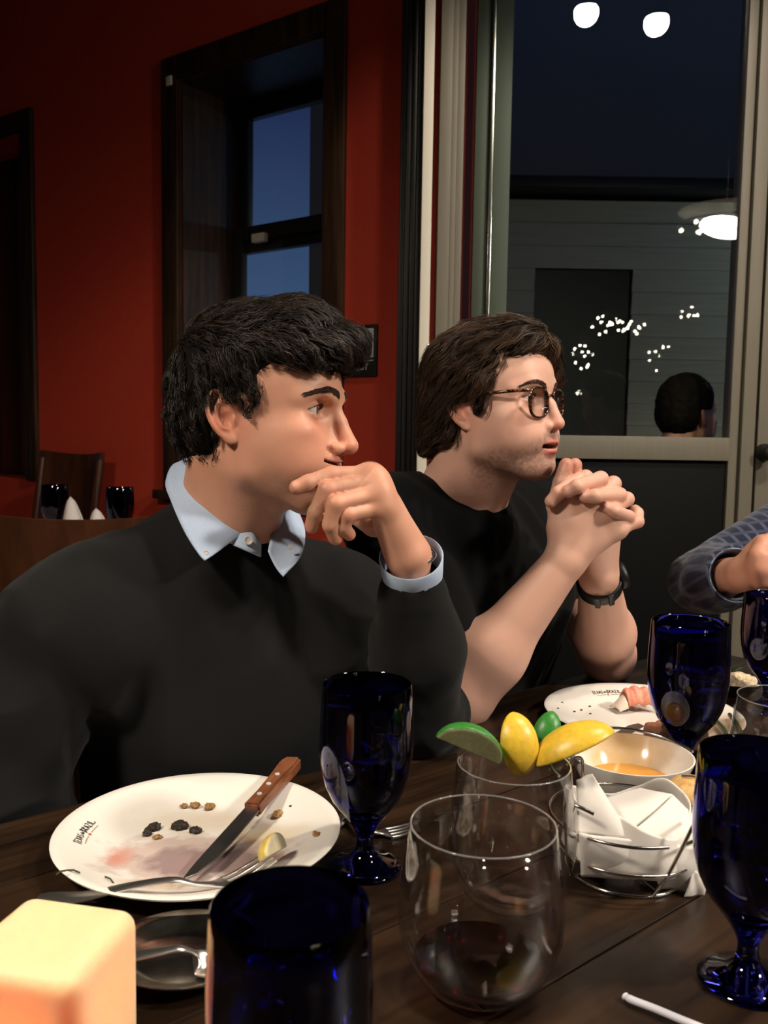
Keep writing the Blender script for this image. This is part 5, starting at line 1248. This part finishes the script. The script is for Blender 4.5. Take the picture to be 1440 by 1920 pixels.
drape('meat', 18, 14, 0, 0, lambda u, v: (-0.022 + 0.050 * u, -0.020 + 0.030 * v + 0.004 * math.sin(u * 5), 0.004 + 0.030 * math.sin(math.pi * min(1, v * 0.9 + 0.08)) * (0.55 + 0.45 * math.sin(math.pi * (0.25 + 0.6 * u))) + 0.002 * math.sin(u * 21)), ham_m, hm, Mh)
drape('fat_edge', 8, 14, 0, 0, lambda u, v: (-0.036 + 0.014 * u, -0.020 + 0.030 * v, 0.003 + (0.004 + 0.018 * u) * math.sin(math.pi * min(1, v * 0.9 + 0.08))), fat_m, hm, Mh)
green_m = mat('green_stalk', (0.03, 0.045, 0.012), 0.45)
for i, (a, b, lab) in enumerate((((1338, 1346), (1364, 1392), 'green vegetable stalk right of the steak, nearer the goblet stem'), ((1368, 1340), (1388, 1386), 'green vegetable stalk at the right rim of the far plate'))):
    o = tube('vegetable_stalk', spline([on_plate(*a, P2_, 0.006), on_plate((a[0] + b[0]) / 2 + 6, (a[1] + b[1]) / 2, P2_, 0.008), on_plate(*b, P2_, 0.006)], 12), np.linspace(0.003, 0.0042, 12), green_m, None, 8); tag(o, lab, 'vegetable', 'green stalks on the far plate')
for i, (px, py, lab) in enumerate(((1046, 1328, 'herb flake nearest the left rim of the far plate'), (1054, 1317, 'herb flake just above the one by the left rim'), (1094, 1313, 'highest herb flake, under the plate lettering'), (1077, 1334, 'herb flake in the lower middle of the flakes'), (1090, 1331, 'herb flake right beside the lower middle one'),
        (1107, 1338, 'lowest right herb flake above the lemon wedge'), (1106, 1324, 'herb flake between the lettering and the lowest one'), (1176, 1330, 'herb flake touching the cured ham'))):
    q = on_plate(px, py, P2_, 0.0006); o = lump('herb_flake', q, (0.0022, 0.0016, 0.0009), (0, 0, 0), lab, 'herb', 'herb flakes on the far plate', i + 20, parent_mat=herb_m)
kn = empty('table_knife'); tag(kn, 'steel knife resting on the far plate beside the steak', 'knife'); bpy.context.view_layer.update()
kn.matrix_world = frame_from(T(1120, 1402, TZ + 0.020), on_plate(1226, 1345, P2_, 0.012)); kl = 0.135
extrude_outline('blade', [(0.02, 0.009), (kl - 0.02, 0.0098), (kl, 0.004), (kl - 0.005, -0.007), (0.02, -0.008)], 0.002, blade_m, kn, 0.0006); extrude_outline('handle', [(-0.07, 0.007), (-0.06, 0.009), (0.02, 0.008), (0.02, -0.0075), (-0.06, -0.009), (-0.07, -0.007)], 0.009, steel, kn, 0.002)
fork([T(1110, 1425, TZ + 0.008), T(1135, 1412, TZ + 0.012), T(1160, 1400, TZ + 0.026), T(1180, 1392, TZ + 0.028), T(1196, 1388, TZ + 0.022), on_plate(1206, 1386, P2_, 0.008), on_plate(1222, 1380, P2_, 0.006)], 'fork with its tines on the near rim of the far plate')

# ------------------------------------------------------------------ soup bowl, dip dish, silver dish
BC = Vector((0.288, 0.985, TZ)); bw = empty('soup_bowl', tuple(BC)); tag(bw, 'white bowl with a little orange soup behind the bread basket', 'bowl')
cream_china = mat('cream_china', (0.72, 0.62, 0.50), 0.12, coat=0.4)
lathe('bowl_dish', [(0, 0.0), (0.036, 0.0), (0.040, 0.003), (0.054, 0.018), (0.065, 0.038), (0.070, 0.051), (0.0705, 0.053), (0.0685, 0.053), (0.062, 0.040), (0.051, 0.021), (0.036, 0.008), (0, 0.006)], stained_china('bowl_glaze', [(0.02, 0.055, 0.045, 0.03, (0.62, 0.36, 0.12), 0.6, 0.7), (-0.01, 0.05, 0.03, 0.02, (0.60, 0.40, 0.16), 0.6, 0.6)], 1.6), bw, 72)
soup_m = mat('orange_soup', (0.66, 0.30, 0.05), 0.25, sss=0.2)
lathe('soup', [(0.0, 0.0225), (0.046, 0.0222), (0.0508, 0.0215), (0.0495, 0.0195), (0.0, 0.018)], soup_m, bw, 48)
spoon([(0.165, 0.970, 0.800), (0.196, 0.965, 0.794), (0.217, 0.962, 0.786), (0.243, 0.960, 0.766), (0.261, 0.960, 0.756), (0.278, 0.965, 0.756)], 0.012, 'spoon standing in the orange soup')
dip = empty('dip_dish', tuple(at(1388, 1.42))); tag(dip, 'shallow dark dish of creamy dip behind the far goblet', 'dish')
dark_china = mat('dark_china', (0.02, 0.02, 0.022), 0.15)
lathe('dish', [(0, 0), (0.03, 0), (0.045, 0.012), (0.055, 0.024), (0.0565, 0.025), (0.0545, 0.0255), (0.043, 0.014), (0.028, 0.005), (0, 0.004)], dark_china, dip, 48)
o = lump('creamy_dip', (0, 0, 0.017), (0.040, 0.040, 0.016), (0.66, 0.52, 0.34), None, None, None, 5, 0.6, 0.002, 0.25); o.parent = dip
for a in (0.4, 2.0):
    o = drape('garnish_leaf', 6, 4, 0, 0, lambda u, v: (0.03 * u, (v - 0.5) * 0.012 * math.sin(math.pi * (0.1 + 0.85 * u)), 0.034 + 0.006 * math.sin(u * 3)), green_m, None, Matrix.Rotation(a, 4, 'Z'), 0.0008); o.parent = dip
SD = Vector((-0.150, 0.652, TZ)); sdish = empty('silver_dish', tuple(SD)); tag(sdish, 'oval polished metal dish left of the nearest goblet', 'dish')
wornsteel = mat('worn_silver', (0.66, 0.62, 0.56), 0.16, metal=1.0, noise=((60, 60, 60), (0.34, 0.30, 0.25), (0.74, 0.71, 0.66), 0.3, 0.65), bump=((50, 50, 50), 0.15, 0.001))
o = lathe('dish', [(0, 0.0015), (0.030, 0.0015), (0.036, 0.003), (0.048, 0.009), (0.054, 0.0125), (0.055, 0.0135), (0.0535, 0.014), (0.047, 0.0112), (0.036, 0.0055), (0.030, 0.0035), (0, 0.0032)], wornsteel, sdish, 72); o.scale = (1.12, 1.0, 1.0)
spoon([T(214, 1800, TZ + 0.017), T(255, 1792, TZ + 0.022), T(300, 1784, TZ + 0.026), T(338, 1778, TZ + 0.028), T(368, 1788, TZ + 0.018), T(388, 1806, TZ + 0.010), T(420, 1815, TZ + 0.013)], 0.015, 'steel spoon arched over the oval metal dish')

# ------------------------------------------------------------------ bread basket
BK = Vector((0.236, 0.815, TZ)); bk = empty('bread_basket', tuple(BK)); tag(bk, 'round chrome wire bread basket between the soup bowl and the right goblet', 'basket')
chrome = mat('chrome_wire', (0.70, 0.67, 0.62), 0.15, metal=1.0)
def ring(r, z, a0=0, a1=360, tilt=0.0, n=56, rad=0.0016, nm='wire_ring'):
    full = a1 - a0 >= 360; A = np.linspace(R(a0), R(a1), n + (1 if full else 0)); A = A[:-1] if full else A
    return tube(nm, [(r * math.cos(a), r * math.sin(a), z + tilt * math.sin(a)) for a in A], rad, chrome, bk, 8, closed=full)
ring(0.055, 0.002); ring(0.066, 0.026); ring(0.072, 0.055, -62, 285); ring(0.075, 0.104, 20, 200, 0.010)
for a in (20, 110, 200, 290): 
    ca, sa = math.cos(R(a)), math.sin(R(a)); tube('base_wire', [(0.055 * ca, 0.055 * sa, 0.002), (0, 0, 0.004)], 0.0014, chrome, bk, 6)
for a, aa in ((282, 305), (20, 8), (200, 212), (110, 110)):
    p = lambda r, ang, z: (r * math.cos(R(ang)), r * math.sin(R(ang)), z)
    tube('wire_leg', spline([p(0.055, a, 0.002), p(0.066, a + (aa - a) * 0.3, 0.026), p(0.074, a + (aa - a) * 0.75, 0.062), p(0.078, aa, 0.080), p(0.077, aa + 8, 0.083), p(0.073, aa + 20, 0.079)], 24), 0.0018, chrome, bk, 8)
linen = mat('white_linen', (0.74, 0.69, 0.64), 0.85, spec=0.2, sheen=0.2, bump=((1500, 1500, 1500), 0.2, 0.0004))
nk = empty('napkin', tuple(BK + Vector((0, 0, 0.008)))); tag(nk, 'white linen napkin folded around the bread in the wire basket', 'napkin'); bpy.context.view_layer.update()
def pouch(u, v):
    a = 2 * math.pi * u; zt = 0.046 + 0.020 * math.sin(a * 1 + 1.2) ** 2 + 0.006 * math.sin(3 * a + 0.5)
    r = 0.057 * (0.35 + 0.65 * min(1, v * 3.2) ** 0.7) * (1 + 0.05 * math.sin(5 * a + 2 * v) + 0.03 * math.sin(9 * a - 3 * v))
    if v > 0.45: r *= 1 - 0.10 * ((v - 0.45) / 0.55) ** 1.5 * (1 + math.sin(2 * a))
    return (r * math.cos(a), r * math.sin(a), 0.002 + zt * max(0, (v - 0.12) / 0.88))
drape('napkin_pouch', 96, 24, 0, 0, pouch, linen, nk, Matrix.Translation(BK + Vector((0, 0, 0.008))), 0.0015)
def flap(pts, th=0.0016, nm='napkin_fold', sag=0.0):
    """a folded corner of cloth: bilinear patch through four corners with a crease bow"""
    A, B, C, D = [np.array(tuple(P(p[0], p[1], p[2] - 0.006))) for p in pts]; n = 14
    def f(u, v):
        q = A * (1 - u) * (1 - v) + B * u * (1 - v) + C * u * v + D * (1 - u) * v
        q = q + np.array((0, -1, 0.3)) * sag * math.sin(math.pi * u) * math.sin(math.pi * v) + np.array((0, -1, 0)) * 0.0012 * math.sin(7 * u + 4 * v)
        return tuple(q)
    return drape(nm, n, n, 0, 0, f, linen, nk, Matrix(), th)
flap(((1080, 1462, 0.80), (1110, 1450, 0.80), (1190, 1575, 0.770), (1082, 1565, 0.772)), sag=0.006)
flap(((1112, 1500, 0.815), (1200, 1476, 0.835), (1262, 1490, 0.815), (1185, 1560, 0.785)), sag=0.004)
flap(((1262, 1490, 0.812), (1318, 1545, 0.800), (1310, 1600, 0.775), (1180, 1565, 0.770)), sag=0.008)
flap(((1085, 1562, 0.768), (1190, 1576, 0.768), (1240, 1650, 0.775), (1090, 1645, 0.775)), sag=0.006)
flap(((1190, 1576, 0.767), (1312, 1590, 0.772), (1318, 1672, 0.782), (1240, 1668, 0.778)), sag=0.008)
flap(((1283, 1680, 0.770), (1320, 1676, 0.772), (1319, 1640, 0.774), (1298, 1630, 0.772)), sag=0.003)
bread_m = mat('golden_crust', (0.66, 0.36, 0.10), 0.5, noise=((60, 60, 60), (0.55, 0.27, 0.07), (0.78, 0.55, 0.26), 0.3, 0.7))
lump('bread_roll', P(1292, 1492, 0.868), (0.026, 0.024, 0.020), (0.6, 0.36, 0.1), 'golden cheese bread roll peeking out behind the napkin', 'bread', None, 3, h=0.002, amp=0.12, parent_mat=bread_m)
# paper straw wrapper near the bottom right
paper = mat('white_paper', (0.62, 0.60, 0.66), 0.7)
sp_ = spline([T(1172, 1868, TZ + 0.003), T(1188, 1876, TZ + 0.004), T(1230, 1892, TZ + 0.004), T(1285, 1915, TZ + 0.004), T(1360, 1945, TZ + 0.004)], 30)
o = tube('straw', sp_, np.interp(np.linspace(0, 1, 30), [0, 0.08, 0.14, 1], [0.0035, 0.0022, 0.0034, 0.0034]), paper, None, 10, flat=0.75); tag(o, 'white paper-wrapped straw lying near the bottom right corner', 'straw')
# ------------------------------------------------------------------ candle holder
alab = mat('frosted_candle_glass', (0.93, 0.64, 0.38), 0.5, trans=0.0, sss=1.0, sssr=(1.0, 0.50, 0.22), ssss=0.03)
CC = Vector((-0.210, 0.535, TZ)); cn = empty('candle_holder', tuple(CC), (0, 0, R(-12))); tag(cn, 'glowing frosted cube candle holder in the bottom left corner', 'candle')
def cube_shell(name, s, h, th, m, root):
    bm = bmesh.new(); box_bm(bm, (0, 0, h / 2), (s, s, h), None, 0.010); box_bm(bm, (0, 0, h / 2 + 0.012), (s - 2 * th, s - 2 * th, h - 0.012 + 0.001), None, 0.006)
    o = bm_obj(name, bm, m, root, True); return autosmooth(o, 50)
o = sdf_obj('holder', Sub(0.002, rbox((0, 0, 0.047), (0.043, 0.043, 0.046), 0.012), rbox((0, 0, 0.036), (0.034, 0.034, 0.045), 0.010)), 0.0022, alab); o.parent = cn
wax = mat('candle_wax', (0.9, 0.85, 0.72), 0.5, sss=0.6, ssss=0.02); flame_m = mat('flame', (1, 0.6, 0.2), 0.5, emit=(1.0, 0.60, 0.22), estr=25)
lathe('wax', [(0, 0.0125), (0.018, 0.0125), (0.0185, 0.014), (0.0185, 0.028), (0.017, 0.030), (0.0, 0.029)], wax, cn, 32)
tube('wick', [(0, 0, 0.029), (0.0005, 0, 0.036)], 0.0006, black_paint, cn, 6)
lathe('flame', [(0, 0.035), (0.0035, 0.040), (0.0045, 0.046), (0.003, 0.056), (0.001, 0.064), (0.0, 0.068)], flame_m, cn, 16)
cl = light('candle_light', 'POINT', (0, 0, 0.05), 0.15, (1.0, 0.58, 0.24), None, 0.006); cl.parent = cn

# ------------------------------------------------------------------ third diner at the right edge
def plaid():
    m = mat('navy_plaid', (0.02, 0.025, 0.06), 0.9, sheen=0.2, spec=0.2); nt = m.node_tree; b = nt.nodes['Principled BSDF']; t = nt.nodes.new('ShaderNodeTexCoord')
    prev = None
    for ax, sc, col, w in (((1, 0.25, 0.2), 340, (0.075, 0.085, 0.13), 0.75), ((0.0, 0.5, 1), 260, (0.05, 0.06, 0.10), 0.8)):
        d = nt.nodes.new('ShaderNodeVectorMath'); d.operation = 'DOT_PRODUCT'; d.inputs[1].default_value = ax; nt.links.new(t.outputs['Object'], d.inputs[0])
        s = nt.nodes.new('ShaderNodeMath'); s.operation = 'MULTIPLY'; s.inputs[1].default_value = sc; nt.links.new(d.outputs['Value'], s.inputs[0])
        n = nt.nodes.new('ShaderNodeMath'); n.operation = 'SINE'; nt.links.new(s.outputs[0], n.inputs[0])
        r = nt.nodes.new('ShaderNodeMapRange'); r.inputs['From Min'].default_value = w - 0.45; r.inputs['From Max'].default_value = w + 0.2; nt.links.new(n.outputs[0], r.inputs['Value'])
        x = nt.nodes.new('ShaderNodeMix'); x.data_type = 'RGBA'; nt.links.new(r.outputs[0], x.inputs['Factor'])
        if prev is None: x.inputs['A'].default_value = (0.014, 0.017, 0.04, 1)
        else: nt.links.new(prev, x.inputs['A'])
        x.inputs['B'].default_value = (*col, 1); prev = x.outputs['Result']
    nt.links.new(prev, b.inputs['Base Color']); return m
PL = plaid()
tor3 = vec(1.02, 1.52, 0.98)
sR3 = vec(0.90, 1.66, 1.06); sL3 = vec(1.16, 1.36, 1.06); el3 = np.array(tuple(P(1318, 1090, 1.60))); wr3 = np.array(tuple(P(1398, 1075, 1.43)))
f3 = [L((1432, 1022, 1.40), (1462, 1022, 1.395), (1466, 1040, 1.42), (1448, 1046, 1.43)), L((1424, 1044, 1.385), (1458, 1048, 1.38), (1462, 1062, 1.41), (1446, 1066, 1.42)),
      L((1424, 1066, 1.382), (1455, 1070, 1.38), (1458, 1082, 1.41), (1442, 1084, 1.42)), L((1426, 1086, 1.388), (1450, 1090, 1.388), (1452, 1098, 1.41), (1440, 1098, 1.42))]
th3 = L((1416, 1040, 1.42), (1428, 1018, 1.42), (1446, 1012, 1.41), (1462, 1018, 1.40))
HM3 = Matrix.Translation((0.96, 1.50, 1.30)) @ Matrix.Rotation(R(-140), 4, 'Z') @ Matrix.Rotation(R(12), 4, 'Y') @ Matrix.Scale(0.01, 4)
hd3 = Tf(head_node(), HM3); n3 = vec(1.0, 1.53, 1.16)
def h3(x, y, z): return np.array(tuple(HM3 @ Vector((x, y, z))))
body3 = U(0.02, hd3, U(0.03, rc(h3(-2.6, 0, -3.5), n3, 0.056, 0.06), rc(n3, tor3 - vec(0, 0, 0.1), 0.06, 0.06), rc(n3 - vec(0, 0, .04), sR3, 0.045, 0.05), rc(n3 - vec(0, 0, .04), sL3, 0.045, 0.05)), arm(sR3, el3, wr3, (0.05, 0.038, 0.038, 0.027)))
body3 = U(0.01, body3, hand_node(wr3, f3, th3, r=1.12))
man3 = empty('person', (1.02, 1.52, 0)); tag(man3, 'diner in a navy plaid shirt whose bent arm and fist enter at the right edge', 'person'); bpy.context.view_layer.update()
b3 = sdf_obj('body', body3, 0.0033, skin1); pigment(b3, HM3, SKIN_A * 0.9, np.array((0.16, 0.095, 0.065)), 0.3, knuckles=[(f[0], 0.01) for f in f3]); under(b3, man3); eyes(man3, HM3, (0, 0))
shirt3 = U(0.05, rc(sR3, sL3, 0.085, 0.085), rc(n3 - vec(0, 0, 0.05), sR3, 0.06, 0.07), rc(n3 - vec(0, 0, 0.05), sL3, 0.06, 0.07), rc(tor3 - vec(0, 0, 0.1), tor3 - vec(-0.06, -0.04, 0.45), 0.14, 0.15), rc(sL3, sL3 + vec(-0.06, -0.06, -0.28), 0.07, 0.055), rc(sL3 + vec(-0.06, -0.06, -0.28), sL3 + vec(0.02, 0.08, -0.42), 0.055, 0.045))
fd3 = (wr3 - el3) / np.linalg.norm(wr3 - el3); cut3 = el3 + (wr3 - el3) * 0.80
slv3 = disp(chain([sR3, el3, el3 + (wr3 - el3) * 0.4, cut3], [0.07, 0.055, 0.056, 0.05], 0.02), cloth_noise(16, 16, 16, 0.005, 71), 0.01)
shirt3 = Sub(0.002, U(0.015, shirt3, slv3), flat_cut(cut3, fd3), rc(cut3 - fd3 * 0.03, cut3 + fd3 * 0.06, 0.040, 0.046), rc(n3, n3 + vec(0, 0, 0.12), 0.062, 0.08))
under(sdf_obj('plaid_shirt', shirt3, 0.0035, PL), man3)
open_tube('rolled_lining', cut3 - fd3 * 0.002, fd3, 0.046, 0.047, -0.03, 0.002, 0.003, oxford, man3)
units(True); cap3 = U(1.5, ell((-0.7, 0, 5.6), (9.9, 8.3, 8.9)), ell((-3.2, 0, 1.5), (7.6, 7.7, 8.0))); cap3 = Sub(1.0, cap3, rbox((14, 0, -5), (10.5, 14, 12.0), 2.5), rbox((0.3, 9.5, -8.2), (2.9, 5, 10.8), 1.2), rbox((0.3, -9.5, -8.2), (2.9, 5, 10.8), 1.2), rbox((0, 0, -15.5), (14, 14, 9.7), 1.5)); units(False)
under(sdf_obj('hair', disp(Tf(cap3, HM3), lambda p: -0.003 * hashnoise(p * 90, 4), 0.004), 0.004, hairb1), man3)
rg = tube('ring', [np.array(tuple(P(1440, 1026, 1.398))) + 0.0118 * (math.cos(a) * vec(0, 1, 0.15) + math.sin(a) * vec(0.1, -0.1, 1)) for a in np.linspace(0, 6.283, 25)[:-1]], 0.002, silver, None, 8, closed=True); under(rg, man3)

# ------------------------------------------------------------------ someone seated outside, just behind the glass
HC = P(1286, 785, 2.96); HM4 = Matrix.Translation(HC) @ Matrix.Rotation(R(35), 4, 'Z') @ Matrix.Scale(0.0105, 4)
n4 = vec(HC.x - 0.03, HC.y - 0.01, HC.z - 0.15); s4a = n4 + vec(0.10, -0.16, -0.07); s4b = n4 + vec(-0.10, 0.16, -0.07)
man4 = empty('person', (HC.x, HC.y, 0)); tag(man4, 'dark-haired guest sitting outside, only the head showing through the glazed door', 'person'); bpy.context.view_layer.update()
body4 = U(0.02, Tf(head_node(), HM4), rc(np.array(tuple(HM4 @ Vector((-2.6, 0, -3.5)))), n4, 0.056, 0.06), rc(n4, n4 - vec(0, 0, 0.2), 0.06, 0.07))
b4 = sdf_obj('body', body4, 0.0035, skin1); pigment(b4, HM4, SKIN_A, np.array((0.16, 0.095, 0.065)), 0.3); under(b4, man4); eyes(man4, HM4, (0, 0))
jk = Sub(0.004, U(0.05, rc(s4a, s4b, 0.08, 0.08), rc(n4 - vec(0, 0, 0.04), s4a, 0.06, 0.07), rc(n4 - vec(0, 0, 0.04), s4b, 0.06, 0.07), rc(n4 - vec(0, 0, 0.2), n4 - vec(0, 0, 0.47), 0.13, 0.14)), rc(n4 + vec(0, 0, 0.02), n4 + vec(0, 0, 0.14), 0.062, 0.08))
under(sdf_obj('jacket', jk, 0.006, black_cotton), man4)
under(sdf_obj('hair', disp(Tf(cap3, HM4), lambda p: -0.003 * hashnoise(p * 90, 4), 0.004), 0.004, hairb1), man4)
st4 = empty('stool', (float(n4[0]), float(n4[1]), 0)); tag(st4, 'plain stool under the guest outside the door', 'stool')
lathe('seat', [(0, 0.40), (0.16, 0.40), (0.17, 0.41), (0.17, 0.43), (0.16, 0.44), (0, 0.44)], black_paint, st4, 32)
for a in range(4): tube('leg', [(0.11 * math.cos(a * 1.571), 0.11 * math.sin(a * 1.571), 0.4), (0.16 * math.cos(a * 1.571), 0.16 * math.sin(a * 1.571), 0)], 0.014, black_paint, st4, 8)

# ------------------------------------------------------------------ empty set table and chairs at the back left
chair_wood = mat('red_brown_chair_wood', (0.055, 0.018, 0.008), 0.35, noise=((20, 20, 4), (0.035, 0.011, 0.005), (0.085, 0.03, 0.013), 0.3, 0.7))
def chair(pos, rz, label, top=0.98, w=0.44):
    r0 = empty('dining_chair', tuple(pos), (0, 0, rz)); tag(r0, label, 'chair', 'wooden chairs of the back table')
    box('seat', (0, 0, 0.44), (w, 0.42, 0.04), chair_wood, r0, 0.012)
    for sx_ in (-1, 1):
        tube('leg', [(sx_ * (w / 2 - 0.03), 0.18, 0.42), (sx_ * (w / 2 - 0.03), 0.19, 0)], [0.02, 0.015], chair_wood, r0, 8)
        tube('back_post', spline([(sx_ * (w / 2 - 0.03), -0.2, 0), (sx_ * (w / 2 - 0.02), -0.19, 0.44), (sx_ * (w / 2 - 0.015), -0.23, 0.75), (sx_ * (w / 2 - 0.01), -0.27, top - 0.02)], 16), 0.017, chair_wood, r0, 8)
    vs, fs = [], []; n = 18
    for i in range(n + 1):
        u = i / n * 2 - 1; x = u * w / 2; bow = -0.035 * (1 - u * u)
        for (yo, z) in ((0.0, top - 0.012 * (u * u) * -1 - 0.0), (0.024, top + 0.012 * u * u), (0.024, 0.55), (0.0, 0.55)):
            vs.append((x, -0.285 + bow + yo + (top - z) * 0.16, z))
    for i in range(n):
        for j in range(4): fs.append((i * 4 + j, (i + 1) * 4 + j, (i + 1) * 4 + (j + 1) % 4, i * 4 + (j + 1) % 4))
    fs.append((0, 1, 2, 3)); fs.append(tuple(n * 4 + j for j in (3, 2, 1, 0)))
    autosmooth(mesh_obj('back_panel', vs, fs, chair_wood, r0), 50)
    return r0
linen2 = mat('white_tablecloth', (0.70, 0.62, 0.58), 0.85)
BT = Vector((-1.40, 2.98, 0)); bt = empty('side_table', tuple(BT), (0, 0, R(-35.6))); tag(bt, 'table with a white cloth set for guests by the red wall', 'table')
box('tabletop', (0, 0, 0.75), (1.1, 0.64, 0.03), dark_wood, bt, 0.004); tube('pedestal', [(0, 0, 0.02), (0, 0, 0.735)], 0.04, dark_wood, bt, 16); box('foot', (0, 0, 0.015), (0.5, 0.5, 0.03), dark_wood, bt, 0.01)
tcl = box('tablecloth', (0, 0, 0.7075), (1.12, 0.66, 0.12), linen2, None, 0.01, loc=tuple(BT), rot=(0, 0, R(-35.6))); tag(tcl, 'white cloth hanging over the side table', 'tablecloth')
BTZ = 0.7685
def bgob(px, Y, sc, label):
    g_ = goblet(Vector(((px - 720) / F * Y, Y, BTZ)), sc, label, False, 40); return g_
bgob(101, 3.02, 1.06, 'blue goblet on the side table beside the taller folded napkin'); bgob(223, 2.95, 1.06, 'blue goblet on the side table farthest right against the red wall')
def cone_napkin(px, py, Y, h, lab):
    q = P(px, py, Y); o = drape('folded_napkin', 24, 10, 0, 0, lambda u, v: ((0.046 * (1 - v) ** 0.6 * (1 + 0.1 * math.sin(9 * u * 2))) * math.cos(6.283 * u) - 0.014 * v, (0.040 * (1 - v) ** 0.6) * math.sin(6.283 * u), h * v), linen, None, Matrix.Translation((q.x, q.y, BTZ)), 0.002); tag(o, lab, 'napkin', 'napkins standing on the side table')
cone_napkin(140, 940, 2.95, 0.155, 'tall folded white napkin right of the left blue goblet'); cone_napkin(188, 945, 2.86, 0.125, 'short folded white napkin left of the right blue goblet')
chair(Vector((-0.66, 2.16, 0)), R(-6), 'wooden chair whose curved top rail shows behind the sweater shoulder', 0.955)
chair(Vector((-1.27, 2.38, 0)), R(8), 'wooden chair at the left edge with its back post showing', 1.015)
chair(Vector((-1.47, 3.46, 0)), R(144), 'dark wooden chair standing against the red wall behind the side table', 1.05, 0.42)
